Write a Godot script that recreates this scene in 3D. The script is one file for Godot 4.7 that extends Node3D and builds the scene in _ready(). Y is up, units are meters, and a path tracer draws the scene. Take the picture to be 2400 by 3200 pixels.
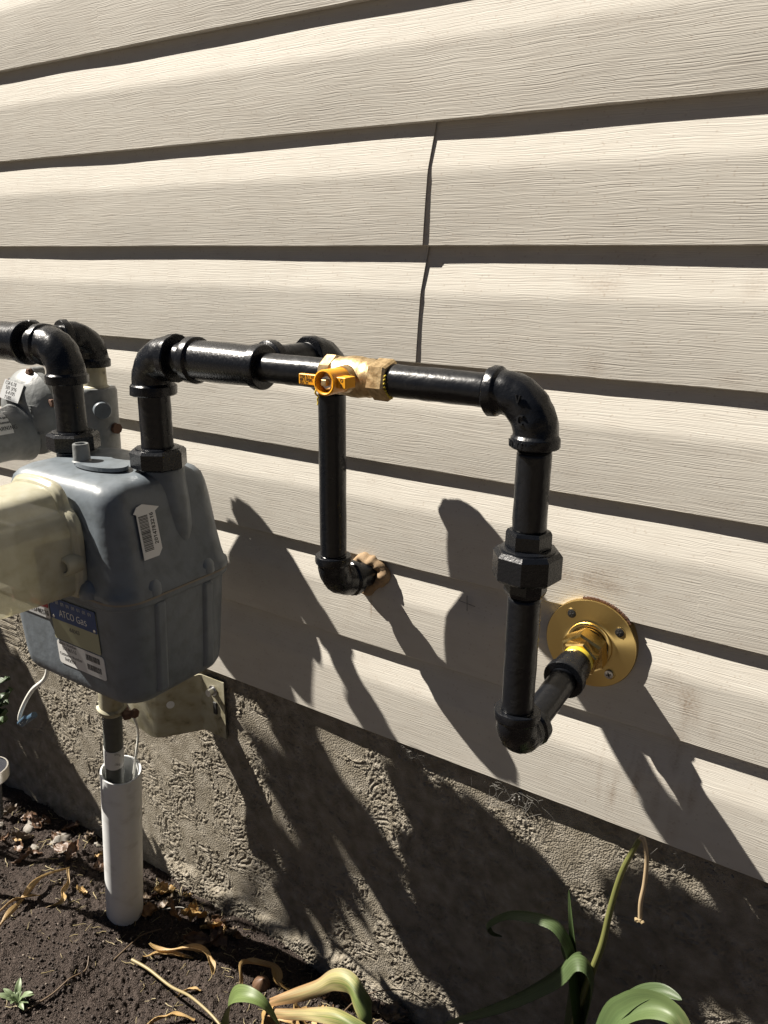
extends Node3D

# ---------------------------------------------------------------- mesh building
class MB:
	var v := PackedVector3Array()
	var n := PackedVector3Array()
	var uv := PackedVector2Array()
	var uv2 := PackedVector2Array()
	var ix := PackedInt32Array()

	# rows of equal length; normals are smooth inside one grid and split between grids
	func grid(rows: Array, closed := false, uvs: Array = [], uvs2: Array = []) -> void:
		var base := v.size()
		var nr := rows.size()
		var nc: int = rows[0].size()
		for r in nr:
			v.append_array(rows[r])
		for r in nr:
			if uvs.size():
				uv.append_array(uvs[r])
			else:
				var line := PackedVector2Array()
				line.resize(nc)
				for c in nc:
					line[c] = Vector2(float(c) / (nc - 1), float(r) / (nr - 1))
				uv.append_array(line)
			if uvs2.size():
				uv2.append_array(uvs2[r])
		var acc := PackedVector3Array()
		acc.resize(nr * nc)
		for r in nr - 1:
			for c in nc - 1:
				var a := r * nc + c
				var b := a + 1
				var d := a + nc
				var e := d + 1
				var pa := v[base + a]
				var pb := v[base + b]
				var pd := v[base + d]
				var pe := v[base + e]
				var m := (pd - pb).cross(pe - pa)
				acc[a] += m
				acc[b] += m
				acc[d] += m
				acc[e] += m
				ix.append_array([base + a, base + b, base + e, base + a, base + e, base + d])
		if closed:
			for r in nr:
				var s := acc[r * nc] + acc[r * nc + nc - 1]
				acc[r * nc] = s
				acc[r * nc + nc - 1] = s
		for k in nr * nc:
			n.append(acc[k].normalized() if acc[k].length_squared() > 1e-24 else Vector3.UP)

	# rings along a path with a radius at each; strips split where the outline turns sharply
	func sweep(path: PackedVector3Array, tang: PackedVector3Array, radii: PackedFloat32Array, seg := 28, flat := false, turn := 0.0, wob := 0.0, ns: FastNoiseLite = null) -> void:
		var count := path.size()
		var rings: Array = []
		var up := Vector3.UP if absf(tang[0].normalized().y) < 0.9 else Vector3.BACK
		var side := up.cross(tang[0]).normalized()
		for i in count:
			var t := tang[i].normalized()
			side = (side - t * side.dot(t)).normalized()
			var other := t.cross(side)
			var ring := PackedVector3Array()
			for k in seg + 1:
				var a := TAU * (k % seg) / seg + turn
				var dirv := side * cos(a) + other * sin(a)
				var r := radii[i]
				if wob > 0.0 and r > 0.0:
					var q := path[i] + dirv * r
					r += ns.get_noise_3dv(q) * wob
				ring.append(path[i] + dirv * r)
			rings.append(ring)
		if flat:
			for i in count - 1:
				for k in seg:
					grid([PackedVector3Array([rings[i][k], rings[i][k + 1]]), PackedVector3Array([rings[i + 1][k], rings[i + 1][k + 1]])])
			return
		var start := 0
		var prev := INF
		for i in count - 1:
			var ds := (path[i + 1] - path[i]).dot((tang[i] + tang[i + 1]).normalized())
			var ang := atan2(radii[i + 1] - radii[i], ds)
			if prev != INF and absf(ang - prev) > 0.75:
				grid(rings.slice(start, i + 1), true)
				start = i
			prev = ang
		grid(rings.slice(start, count), true)

	# profile of (height along axis, radius)
	func lathe(at: Vector3, axis: Vector3, profile: Array, seg := 28, flat := false, turn := 0.0) -> void:
		var p := PackedVector3Array()
		var t := PackedVector3Array()
		var r := PackedFloat32Array()
		for q in profile:
			p.append(at + axis.normalized() * q[0])
			t.append(axis.normalized())
			r.append(q[1])
		sweep(p, t, r, seg, flat, turn)

	# straight tube with closed ends
	func rod(a: Vector3, b: Vector3, r: float, seg := 16) -> void:
		var l := (b - a).length()
		lathe(a, b - a, [[0.0, 0.0], [0.0, r], [l, r], [l, 0.0]], seg)

	func wire(pts: Array, r: float, seg := 8, taper := 1.0) -> void:
		var line: Array = pts
		var p := PackedVector3Array()
		var t := PackedVector3Array()
		var rr := PackedFloat32Array()
		for i in line.size():
			p.append(line[i])
			t.append((line[mini(i + 1, line.size() - 1)] - line[maxi(i - 1, 0)]).normalized())
			rr.append(r * lerpf(1.0, taper, float(i) / (line.size() - 1)))
		sweep(p, t, rr, seg)

	# box with rounded edges, turned by a basis
	func box(c: Vector3, size: Vector3, bevel := 0.002, k := 1, b := Basis()) -> void:
		var h := size * 0.5
		bevel = minf(bevel, minf(h.x, minf(h.y, h.z)) * 0.98)
		var core := h - Vector3.ONE * bevel
		for f in 6:
			var ax := f % 3
			var sg := 1.0 if f < 3 else -1.0
			var bx := (ax + 1) % 3
			var cx := (ax + 2) % 3
			var steps: Array = []
			for i in k + 1:
				steps.append([-1.0, -PI / 4 + PI / 4 * i / k])
			for i in k + 1:
				steps.append([1.0, PI / 4 * i / k])
			var base := v.size()
			var m := steps.size()
			for s in steps:
				for t in steps:
					var d := Vector3.ZERO
					d[ax] = sg
					d[bx] = tan(s[1])
					d[cx] = tan(t[1])
					d = d.normalized()
					var q := Vector3.ZERO
					q[ax] = sg * core[ax]
					q[bx] = s[0] * core[bx]
					q[cx] = t[0] * core[cx]
					q += d * bevel
					v.append(c + b * q)
					n.append(b * d)
					uv.append(Vector2(0, 0))
			for i in m - 1:
				for j in m - 1:
					var a0 := base + i * m + j
					if sg > 0:
						ix.append_array([a0, a0 + m + 1, a0 + m, a0, a0 + 1, a0 + m + 1])
					else:
						ix.append_array([a0, a0 + m, a0 + m + 1, a0, a0 + m + 1, a0 + 1])

	# flat outline (x, y) given thickness along z, turned and moved
	func plate(outline: PackedVector2Array, thick: float, xf: Transform3D) -> void:
		var tri := Geometry2D.triangulate_polygon(outline)
		for face in 2:
			var base := v.size()
			var z := thick if face == 0 else 0.0
			for q in outline:
				v.append(xf * Vector3(q.x, q.y, z))
				n.append(xf.basis * Vector3(0, 0, 1.0 if face == 0 else -1.0))
				uv.append(Vector2(q.x, q.y))
			for t in range(0, tri.size(), 3):
				var a := outline[tri[t]]
				var ccw := (outline[tri[t + 1]] - a).cross(outline[tri[t + 2]] - a) > 0
				if ccw == (face == 0):
					ix.append_array([base + tri[t], base + tri[t + 2], base + tri[t + 1]])
				else:
					ix.append_array([base + tri[t], base + tri[t + 1], base + tri[t + 2]])
		for k in outline.size():
			var a := outline[k]
			var b := outline[(k + 1) % outline.size()]
			grid([PackedVector3Array([xf * Vector3(a.x, a.y, 0), xf * Vector3(b.x, b.y, 0)]), PackedVector3Array([xf * Vector3(a.x, a.y, thick), xf * Vector3(b.x, b.y, thick)])])

	func volume() -> float:
		var c := Vector3.ZERO
		for q in v:
			c += q
		c /= maxi(1, v.size())
		var s := 0.0
		for t in range(0, ix.size(), 3):
			s += (v[ix[t]] - c).dot((v[ix[t + 2]] - c).cross(v[ix[t + 1]] - c))
		return s

	func commit(shift := Vector3.ZERO, outward := true) -> ArrayMesh:
		# normals follow the winding: front faces run clockwise
		for t in range(0, ix.size(), 3):
			var g := (v[ix[t + 2]] - v[ix[t]]).cross(v[ix[t + 1]] - v[ix[t]])
			if g.dot(n[ix[t]] + n[ix[t + 1]] + n[ix[t + 2]]) < 0.0:
				var k := ix[t + 1]
				ix[t + 1] = ix[t + 2]
				ix[t + 2] = k
		if outward and volume() < 0.0:
			for t in range(0, ix.size(), 3):
				var k := ix[t + 1]
				ix[t + 1] = ix[t + 2]
				ix[t + 2] = k
			for k in n.size():
				n[k] = -n[k]
		var p := v
		if shift != Vector3.ZERO:
			for k in p.size():
				p[k] -= shift
		var arr := []
		arr.resize(Mesh.ARRAY_MAX)
		arr[Mesh.ARRAY_VERTEX] = p
		arr[Mesh.ARRAY_NORMAL] = n
		arr[Mesh.ARRAY_TEX_UV] = uv
		if uv2.size() == p.size():
			arr[Mesh.ARRAY_TEX_UV2] = uv2
		arr[Mesh.ARRAY_INDEX] = ix
		var am := ArrayMesh.new()
		am.add_surface_from_arrays(Mesh.PRIMITIVE_TRIANGLES, arr)
		return am

# ---------------------------------------------------------------- scene helpers
var M := {}
var rng := RandomNumberGenerator.new()
var used := {}
var noise := FastNoiseLite.new()
var lump := FastNoiseLite.new()

func numbered(called: String) -> String:
	var k: int = used.get(called, 0)
	used[called] = k + 1
	return called if k == 0 else "%s_%03d" % [called, k]

func tag(o: Node, label: String, category: String, group := "") -> Node:
	o.set_meta("label", label)
	o.set_meta("category", category)
	if group:
		o.set_meta("group", group)
	return o

func thing(called: String, label: String, category: String, at := Vector3.ZERO, group := "") -> Node3D:
	var o := Node3D.new()
	o.name = numbered(called)
	add_child(o)
	o.position = at
	tag(o, label, category, group)
	return o

func origin_of(o: Node) -> Vector3:
	var s := Vector3.ZERO
	while o != self and o is Node3D:
		s += o.position
		o = o.get_parent()
	return s

# shapes are laid out in world coordinates and moved under their parent
func obj(called: String, mb: MB, mat: Material, parent: Node = self, outward := true) -> MeshInstance3D:
	var o := MeshInstance3D.new()
	o.name = numbered(called) if parent == self else called
	o.mesh = mb.commit(origin_of(parent), outward)
	o.material_override = mat
	o.mesh.surface_set_material(0, mat)
	parent.add_child(o, true)
	return o

# a one-mesh thing whose origin is at its base
func single(called: String, mb: MB, mat: Material, base: Vector3, label: String, category: String, group := "", outward := true) -> MeshInstance3D:
	var o := MeshInstance3D.new()
	o.name = numbered(called)
	o.mesh = mb.commit(base, outward)
	o.material_override = mat
	add_child(o)
	o.position = base
	tag(o, label, category, group)
	return o

func letters(parent: Node3D, s: String, at: Vector3, b: Basis, height: float, mat: Material, depth := 0.0003, bold := false, called := "lettering") -> void:
	var t := TextMesh.new()
	var f := SystemFont.new()
	f.font_names = PackedStringArray(["Droid Sans"])
	if bold:
		f.font_weight = 700
	t.font = f
	t.text = s
	t.font_size = 32
	t.pixel_size = height / 32.0 * 1.4
	t.depth = depth
	t.curve_step = 2.0
	t.horizontal_alignment = HORIZONTAL_ALIGNMENT_LEFT
	t.vertical_alignment = VERTICAL_ALIGNMENT_CENTER
	var o := MeshInstance3D.new()
	o.name = called
	o.mesh = t
	o.material_override = mat
	parent.add_child(o, true)
	o.transform = Transform3D(b, at - origin_of(parent))

func smooth(pts: Array, per := 6) -> Array:
	var out: Array = []
	for i in pts.size() - 1:
		var a: Vector3 = pts[maxi(i - 1, 0)]
		var b: Vector3 = pts[i]
		var c: Vector3 = pts[i + 1]
		var d: Vector3 = pts[mini(i + 2, pts.size() - 1)]
		for k in per:
			out.append(b.cubic_interpolate(c, a, d, float(k) / per))
	out.append(pts[pts.size() - 1])
	return out

func lin(r: float, g: float, b: float) -> Color:
	return Color(r, g, b).linear_to_srgb()

func mat(called: String, c: Color, rough := 0.7, metal := 0.0) -> StandardMaterial3D:
	var m := StandardMaterial3D.new()
	m.resource_name = called
	m.albedo_color = c
	m.roughness = rough
	m.metallic = metal
	M[called] = m
	return m

func noise_tex(size: int, freq: float, octaves: int, sd: int, ramp: Gradient = null, kind := FastNoiseLite.TYPE_SIMPLEX) -> NoiseTexture2D:
	var f := FastNoiseLite.new()
	f.noise_type = kind
	f.seed = sd
	f.frequency = freq
	f.fractal_octaves = octaves
	var t := NoiseTexture2D.new()
	t.width = size
	t.height = size
	t.seamless = true
	t.seamless_blend_skirt = 0.2
	t.noise = f
	if ramp:
		t.color_ramp = ramp
	return t

func ramp(stops: Array) -> Gradient:
	var g := Gradient.new()
	g.offsets = PackedFloat32Array(stops.map(func(s): return s[0]))
	g.colors = PackedColorArray(stops.map(func(s): return s[1]))
	return g

func tri(m: StandardMaterial3D, scale: float, world := false) -> void:
	m.uv1_triplanar = true
	m.uv1_world_triplanar = world
	m.uv1_scale = Vector3.ONE * scale
	m.uv1_triplanar_sharpness = 4.0

func bump(m: StandardMaterial3D, t: Texture2D, cm: float) -> void:
	m.heightmap_enabled = true
	m.heightmap_texture = t
	m.heightmap_scale = cm

# ---------------------------------------------------------------- materials
func make_materials() -> void:
	var peel := noise_tex(512, 0.02, 3, 3)
	var coarse := noise_tex(512, 0.012, 4, 8)
	var m := mat("black_paint", lin(0.005, 0.0057, 0.0075), 0.27)
	m.metallic_specular = 0.42
	tri(m, 9.0)
	bump(m, peel, 0.022)
	m.roughness_texture = noise_tex(256, 0.02, 3, 21, ramp([[0.0, Color(0.75, 0.75, 0.75)], [1.0, Color(1, 1, 1)]]))
	m.roughness = 0.34
	m = mat("black_iron", lin(0.005, 0.0057, 0.0075), 0.31)
	m.metallic_specular = 0.42
	tri(m, 36.0)
	bump(m, coarse, 0.013)
	m.roughness_texture = M.black_paint.roughness_texture
	# yellow brass and bronze
	m = mat("brass", lin(0.68, 0.50, 0.20), 0.30, 1.0)
	tri(m, 6.0)
	m.albedo_texture = noise_tex(256, 0.03, 4, 5, ramp([[0.0, Color(0.72, 0.66, 0.55)], [0.5, Color(0.95, 0.93, 0.9)], [1.0, Color(1, 1, 1)]]))
	m.roughness_texture = noise_tex(256, 0.03, 4, 6, ramp([[0.0, Color(0.7, 0.7, 0.7)], [1.0, Color(1, 1, 1)]]))
	m = mat("turned_brass", lin(0.66, 0.485, 0.19), 0.34, 1.0)
	m.anisotropy_enabled = true
	m.anisotropy = 0.85
	m = mat("bronze", lin(0.60, 0.46, 0.27), 0.42, 0.85)
	tri(m, 12.0)
	m.albedo_texture = noise_tex(256, 0.04, 4, 15, ramp([[0.0, Color(0.7, 0.66, 0.6)], [0.55, Color(0.96, 0.94, 0.9)], [1.0, Color(1, 1, 1)]]))
	bump(m, coarse, 0.03)
	m = mat("handle_orange", lin(0.78, 0.34, 0.012), 0.38)
	m = mat("print_black", lin(0.02, 0.02, 0.02), 0.6)
	m = mat("print_grey", lin(0.16, 0.16, 0.15), 0.6)
	m = mat("print_white", lin(0.7, 0.7, 0.68), 0.5)
	m = mat("sealant_yellow", lin(0.50, 0.38, 0.03), 0.5)
	m = mat("steel", lin(0.5, 0.5, 0.5), 0.3, 1.0)
	m = mat("dark_steel", lin(0.02, 0.02, 0.02), 0.45, 0.3)
	m = mat("rust", lin(0.10, 0.05, 0.03), 0.85)
	# meter paint
	m = mat("meter_grey", lin(0.138, 0.160, 0.180), 0.45)
	tri(m, 5.0)
	m.albedo_texture = noise_tex(512, 0.012, 5, 31, ramp([[0.0, Color(0.86, 0.86, 0.85)], [0.5, Color(0.96, 0.96, 0.96)], [1.0, Color(1, 1, 1)]]))
	m.roughness_texture = noise_tex(256, 0.03, 4, 33, ramp([[0.0, Color(0.8, 0.8, 0.8)], [1.0, Color(1, 1, 1)]]))
	bump(m, peel, 0.025)
	m = mat("regulator_grey", lin(0.20, 0.21, 0.21), 0.42)
	tri(m, 7.0)
	m.albedo_texture = M.meter_grey.albedo_texture
	bump(m, peel, 0.04)
	m = mat("gasket", lin(0.22, 0.19, 0.15), 0.9)
	m = mat("index_plastic", lin(0.56, 0.54, 0.42), 0.26)
	tri(m, 6.0)
	m.albedo_texture = noise_tex(512, 0.01, 5, 41, ramp([[0.0, Color(0.9, 0.89, 0.85)], [0.5, Color(0.97, 0.965, 0.95)], [1.0, Color(1, 1, 1)]]))
	m.transparency = BaseMaterial3D.TRANSPARENCY_ALPHA
	m.albedo_color.a = 0.74
	m.backlight_enabled = true
	m.backlight = lin(0.16, 0.15, 0.10)
	bump(m, peel, 0.02)
	m = mat("sticker_white", lin(0.66, 0.66, 0.64), 0.45)
	m = mat("plate_silver", lin(0.52, 0.53, 0.53), 0.38, 0.4)
	m = mat("plate_red", lin(0.36, 0.02, 0.025), 0.45)
	m = mat("plate_blue", lin(0.012, 0.045, 0.16), 0.45)
	m = mat("plate_olive", lin(0.34, 0.34, 0.22), 0.45)
	m = mat("knob_clear", lin(0.30, 0.12, 0.13), 0.3)
	m = mat("pvc_white", lin(0.70, 0.71, 0.71), 0.38)
	tri(m, 5.0)
	m.albedo_texture = noise_tex(512, 0.008, 5, 51, ramp([[0.0, Color(0.9, 0.895, 0.88)], [0.35, Color(0.98, 0.98, 0.975)], [1.0, Color(1, 1, 1)]]))
	m = mat("riser_green", lin(0.075, 0.08, 0.072), 0.5)
	tri(m, 9.0)
	m.albedo_texture = M.meter_grey.albedo_texture
	m = mat("galvanised", lin(0.40, 0.38, 0.29), 0.5, 0.25)
	tri(m, 4.0)
	m.albedo_texture = noise_tex(512, 0.014, 5, 61, ramp([[0.0, Color(0.5, 0.47, 0.41)], [0.2, Color(0.82, 0.80, 0.74)], [0.5, Color(0.94, 0.93, 0.9)], [1.0, Color(1, 1, 1)]]))
	m = mat("cable_white", lin(0.6, 0.59, 0.54), 0.5)
	m = mat("crimp_blue", lin(0.045, 0.085, 0.13), 0.35)
	m = mat("foam_tan", lin(0.25, 0.17, 0.095), 0.85)
	tri(m, 12.0)
	bump(m, coarse, 0.05)
	m = mat("cobweb", lin(0.22, 0.21, 0.19), 0.95)
	m = mat("nickel", lin(0.55, 0.53, 0.49), 0.32, 1.0)
	m = mat("solar_cell", lin(0.02, 0.022, 0.03), 0.15)
	m = mat("stone", lin(0.24, 0.225, 0.21), 0.9)
	tri(m, 12.0)
	m.albedo_texture = M.galvanised.albedo_texture
	# plants
	var veins := noise_tex(256, 0.03, 4, 71, ramp([[0.0, Color(0.74, 0.74, 0.62)], [0.45, Color(0.9, 0.91, 0.85)], [0.75, Color(1, 1, 0.97)], [1.0, Color(1, 0.97, 0.9)]]))
	for a in [["leaf_green", lin(0.058, 0.088, 0.036), lin(0.05, 0.09, 0.015)], ["leaf_yellow", lin(0.25, 0.24, 0.085), lin(0.30, 0.28, 0.04)], ["stem_olive", lin(0.15, 0.155, 0.055), lin(0.02, 0.03, 0.005)], ["leaf_straw", lin(0.40, 0.35, 0.17), lin(0.25, 0.2, 0.06)], ["leaf_pale", lin(0.115, 0.16, 0.055), lin(0.10, 0.15, 0.02)], ["shrub_leaf", lin(0.03, 0.06, 0.018), lin(0.03, 0.06, 0.01)], ["weed_leaf", lin(0.16, 0.21, 0.12), lin(0.08, 0.1, 0.04)], ["husk", lin(0.42, 0.27, 0.12), lin(0.22, 0.12, 0.03)], ["husk_dark", lin(0.22, 0.115, 0.05), lin(0.1, 0.05, 0.01)], ["leaf_brown", lin(0.12, 0.065, 0.04), lin(0.06, 0.03, 0.01)], ["leaf_grey", lin(0.15, 0.11, 0.085), lin(0.05, 0.03, 0.02)], ["stalk", lin(0.30, 0.24, 0.14), lin(0.02, 0.02, 0.01)], ["stalk_pink", lin(0.44, 0.33, 0.23), lin(0.05, 0.03, 0.02)], ["twig", lin(0.13, 0.085, 0.055), lin(0.0, 0.0, 0.0)]]:
		m = mat(a[0], a[1], 0.5)
		m.albedo_texture = veins
		if a[2].r > 0.0:
			m.backlight_enabled = true
			m.backlight = a[2]
		m.uv1_scale = Vector3(2.2, 0.16, 1)
	var fade := Image.create(64, 256, false, Image.FORMAT_RGBA8)
	var leafy := FastNoiseLite.new()
	leafy.seed = 12
	leafy.frequency = 1.0
	leafy.fractal_type = FastNoiseLite.FRACTAL_NONE
	var along := ramp([[0.0, lin(0.10, 0.16, 0.05)], [0.45, lin(0.17, 0.22, 0.06)], [0.62, lin(0.30, 0.29, 0.10)], [0.8, lin(0.42, 0.35, 0.17)], [1.0, lin(0.36, 0.21, 0.09)]])
	for y in 256:
		for x in 64:
			var edge := absf(x / 31.5 - 1.0)
			var k := y / 255.0 + leafy.get_noise_2d(x * 0.16, y * 0.012) * 0.12 + pow(edge, 4.0) * 0.22
			var line := 0.90 + 0.10 * leafy.get_noise_2d(x * 0.55, y * 0.006 + 40.0)
			var blot := 0.92 + 0.08 * leafy.get_noise_2d(x * 0.05 + 7.0, y * 0.03)
			var c := along.sample(clampf(k, 0.0, 1.0))
			fade.set_pixel(x, y, Color(c.r * line * blot, c.g * line * blot, c.b * line * blot))
	var turn := Image.create(64, 256, false, Image.FORMAT_RGBA8)
	var going := ramp([[0.0, lin(0.06, 0.10, 0.035)], [0.72, lin(0.10, 0.14, 0.05)], [0.86, lin(0.20, 0.21, 0.09)], [0.95, lin(0.20, 0.12, 0.06)], [1.0, lin(0.12, 0.06, 0.03)]])
	for y in 256:
		for x in 64:
			var k := y / 255.0 + leafy.get_noise_2d(x * 0.1 + 90.0, y * 0.02) * 0.06
			var line := 0.92 + 0.08 * leafy.get_noise_2d(x * 0.6 + 20.0, y * 0.006)
			var c := going.sample(clampf(k, 0.0, 1.0))
			turn.set_pixel(x, y, Color(c.r * line, c.g * line, c.b * line))
	m = mat("leaf_turning", Color.WHITE, 0.5)
	m.albedo_texture = ImageTexture.create_from_image(turn)
	m.backlight_enabled = true
	m.backlight = lin(0.1, 0.14, 0.03)
	m = mat("leaf_dying", Color.WHITE, 0.55)
	m.albedo_texture = ImageTexture.create_from_image(fade)
	m.backlight_enabled = true
	m.backlight = lin(0.2, 0.2, 0.08)
	for q in [M.leaf_green, M.leaf_pale, M.leaf_yellow]:
		bump(q, veins, 0.02)
	bump(M.husk, veins, 0.08)
	# soil
	m = mat("soil", Color.WHITE, 0.95)
	m.metallic_specular = 0.25
	tri(m, 3.0, true)
	m.albedo_texture = noise_tex(1024, 0.05, 5, 81, ramp([[0.0, lin(0.028, 0.0215, 0.0182)], [0.45, lin(0.055, 0.043, 0.037)], [0.7, lin(0.07, 0.055, 0.047)], [1.0, lin(0.13, 0.105, 0.09)]]))
	bump(m, noise_tex(1024, 0.12, 4, 82), 0.5)
	m = mat("crumb", lin(0.044, 0.034, 0.029), 0.95)
	m = mat("crumb_pale", lin(0.17, 0.14, 0.115), 0.9)
	m = mat("path", lin(0.10, 0.085, 0.066), 0.9)
	# parged concrete
	m = mat("parging", Color.WHITE, 0.92)
	m.metallic_specular = 0.3
	tri(m, 2.2, true)
	m.albedo_texture = noise_tex(1024, 0.012, 6, 91, ramp([[0.0, lin(0.165, 0.143, 0.108)], [0.45, lin(0.235, 0.209, 0.165)], [0.75, lin(0.275, 0.247, 0.20)], [1.0, lin(0.34, 0.31, 0.258)]]))
	bump(m, noise_tex(1024, 0.13, 4, 92), 0.13)

func siding_material() -> StandardMaterial3D:
	# pressed wood grain: long wavering ridges, 1 mm across x and 0.27 mm up
	var w := 2048
	var h := 512
	var g1 := FastNoiseLite.new()
	g1.noise_type = FastNoiseLite.TYPE_SIMPLEX
	g1.frequency = 1.0
	g1.fractal_type = FastNoiseLite.FRACTAL_NONE
	g1.seed = 4
	var img := Image.create(w, h, false, Image.FORMAT_L8)
	var data := PackedByteArray()
	data.resize(w * h)
	for y in h:
		var ym := y * 0.273
		for x in w:
			var xm := float(x)
			var wx := g1.get_noise_2d(xm / 120.0, ym / 40.0) * 1.1 + g1.get_noise_2d(xm / 22.0 + 40.0, ym / 10.0) * 0.26
			var a := g1.get_noise_2d(xm / 210.0 + 9.0, (ym + wx) / 1.9)
			var b := g1.get_noise_2d(xm / 70.0 + 70.0, (ym + wx) / 1.0)
			var s := 1.0 - absf(a) * 1.5
			data[y * w + x] = clampi(int(128.0 + 78.0 * (s * 0.75 - 0.35) + 30.0 * b), 0, 255)
	# the ends of the sheet meet
	for y in h:
		for x in 96:
			var t := x / 96.0
			var i := y * w + x
			var j := y * w + w - 96 + x
			data[j] = int(lerpf(data[j], data[i], t))
	img.set_data(w, h, false, Image.FORMAT_L8, data)
	var m := mat("vinyl", lin(0.535, 0.507, 0.45), 0.68)
	m.metallic_specular = 0.3
	bump(m, ImageTexture.create_from_image(img), 0.046)
	# rust coloured runs and hand smudges left on the vinyl where the photograph shows them
	var sw := 1024
	var sh := 832
	var st := Image.create(sw, sh, false, Image.FORMAT_RGBA8)
	var blots: Array = []   # centre x, centre y, half width, half height, strength (metres)
	for k in 26:
		blots.append([-0.235 + rng.randf() * 0.115, 0.505 + rng.randf() * 0.085, 0.0025 + rng.randf() * 0.005, 0.012 + rng.randf() * 0.022, 0.08 + rng.randf() * 0.12])
	for k in 14:
		blots.append([-0.30 + rng.randf() * 0.28, 1.0 + rng.randf() * 0.11, 0.012 + rng.randf() * 0.03, 0.008 + rng.randf() * 0.014, 0.06 + rng.randf() * 0.07])
	for k in 12:
		blots.append([-0.255 + rng.randfn() * 0.035, 0.765 + rng.randf() * 0.025, 0.01 + rng.randf() * 0.02, 0.006 + rng.randf() * 0.012, 0.10 + rng.randf() * 0.10])
	for k in 10:
		blots.append([-0.18 + rng.randf() * 0.07, 0.61 + rng.randf() * 0.07, 0.006 + rng.randf() * 0.012, 0.012 + rng.randf() * 0.02, 0.08 + rng.randf() * 0.1])
	blots.append([-0.552, 0.672, 0.0016, 0.03, 0.45])
	blots.append([-0.545, 0.66, 0.012, 0.016, 0.12])
	for y in sh:
		for x in sw:
			var px := -1.4 + 1.6 * x / sw
			var py := 1.7 - 1.3 * y / sh
			var cov := 0.0
			if px > -0.60 and py < 1.13:
				for q in blots:
					var dx: float = (px - q[0]) / q[2]
					var dy: float = (py - q[1]) / q[3]
					var dd := dx * dx + dy * dy
					if dd < 1.0:
						cov += q[4] * (1.0 - dd)
				cov *= 0.55 + 0.9 * maxf(0.0, g1.get_noise_2d(px * 260.0, py * 340.0) + 0.25)
			cov += 0.05 * maxf(0.0, g1.get_noise_2d(px * 21.0, py * 30.0)) + 0.05 * maxf(0.0, g1.get_noise_2d(px * 9.0 + 50.0, py * 70.0) - 0.2)
			if g1.get_noise_2d(px * 420.0, py * 420.0 + 9.0) > 0.93:
				cov += 0.3
			st.set_pixel(x, y, Color(0.47, 0.36, 0.24, clampf(cov, 0.0, 0.6)))
	m.detail_enabled = true
	m.detail_albedo = ImageTexture.create_from_image(st)
	m.detail_uv_layer = BaseMaterial3D.DETAIL_UV_2
	m.detail_blend_mode = BaseMaterial3D.BLEND_MODE_MIX
	return m

# ---------------------------------------------------------------- the house
const EDGES := [1.3698, 1.2449, 1.1189, 0.9898, 0.8643, 0.7341, 0.6105, 0.4769]

func course(parent: Node3D, x0: float, x1: float, lo: float, hi: float, set_back: float, skew: float, sd: int) -> void:
	# Dutch lap: butt edge, flat face, cove running back under the course above
	var h := hi - lo
	var prof: Array = [[lo + 0.004, -0.0125], [lo - 0.0003, -0.0118], [lo - 0.0008, -0.0030], [lo - 0.0004, -0.0009], [lo + 0.0006, 0.0]]
	for k in 5:
		prof.append([lo + h * lerpf(0.03, 0.53, k / 4.0), 0.0008 * k / 4.0 + 0.0005 * sin(PI * k / 4.0)])
	for k in range(1, 8):
		var t := k / 7.0
		prof.append([lo + h * lerpf(0.53, 0.64, t), 0.0008 + 0.0004 * t - 0.0014 * t * t])
	for k in range(1, 7):
		var t := k / 6.0
		prof.append([lo + h * lerpf(0.64, 1.0, t), -0.0002 - 0.0100 * t])
	prof.append([hi + 0.010, -0.0118])
	var nx := maxi(2, int((x1 - x0) / 0.03))
	var rows: Array = []
	var us: Array = []
	var us2: Array = []
	var s := 0.0
	for i in prof.size():
		if i > 0:
			s += Vector2(prof[i][0] - prof[i - 1][0], prof[i][1] - prof[i - 1][1]).length()
		var row := PackedVector3Array()
		var ur := PackedVector2Array()
		var ur2 := PackedVector2Array()
		for k in nx + 1:
			var t := float(k) / nx
			var x: float = lerpf(x0, x1, t) + (prof[i][0] - lo) * skew * (1.0 if k == 0 or k == nx else 0.0)
			var wav: float = lump.get_noise_2d(x * 3.0 + sd * 7.0, prof[i][0] * 8.0) * 0.0005
			var wy: float = lump.get_noise_2d(x * 2.0 + sd * 3.0, 50.0) * 0.0004
			row.append(Vector3(x, prof[i][0] + wy, prof[i][1] + wav - set_back))
			ur.append(Vector2(x / 2.05 + sd * 0.317, s / 0.14 + sd * 0.13))
			ur2.append(Vector2((x + 1.4) / 1.6, (1.7 - prof[i][0]) / 1.3))
		rows.append(row)
		us.append(ur)
		us2.append(ur2)
	var mb := MB.new()
	mb.grid(rows.slice(0, 5), false, us.slice(0, 5), us2.slice(0, 5))
	mb.grid(rows.slice(4), false, us.slice(4), us2.slice(4))
	# cut edge thickness at the left and right ends
	for side in [0, nx]:
		var a := PackedVector3Array()
		var b := PackedVector3Array()
		for i in range(2, rows.size()):
			a.append(rows[i][side])
			b.append(rows[i][side] + Vector3(0, 0, -0.0012))
		mb.grid([a, b], false, [], [])
		var z2 := PackedVector2Array()
		z2.resize(a.size() * 2)
		mb.uv2.append_array(z2)
	# faces look out of the wall
	var front := 0.0
	for q in mb.n:
		front += q.z
	if front < 0.0:
		for k in mb.n.size():
			mb.n[k] = -mb.n[k]
	obj("siding_panel", mb, M.vinyl, parent, false)

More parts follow.
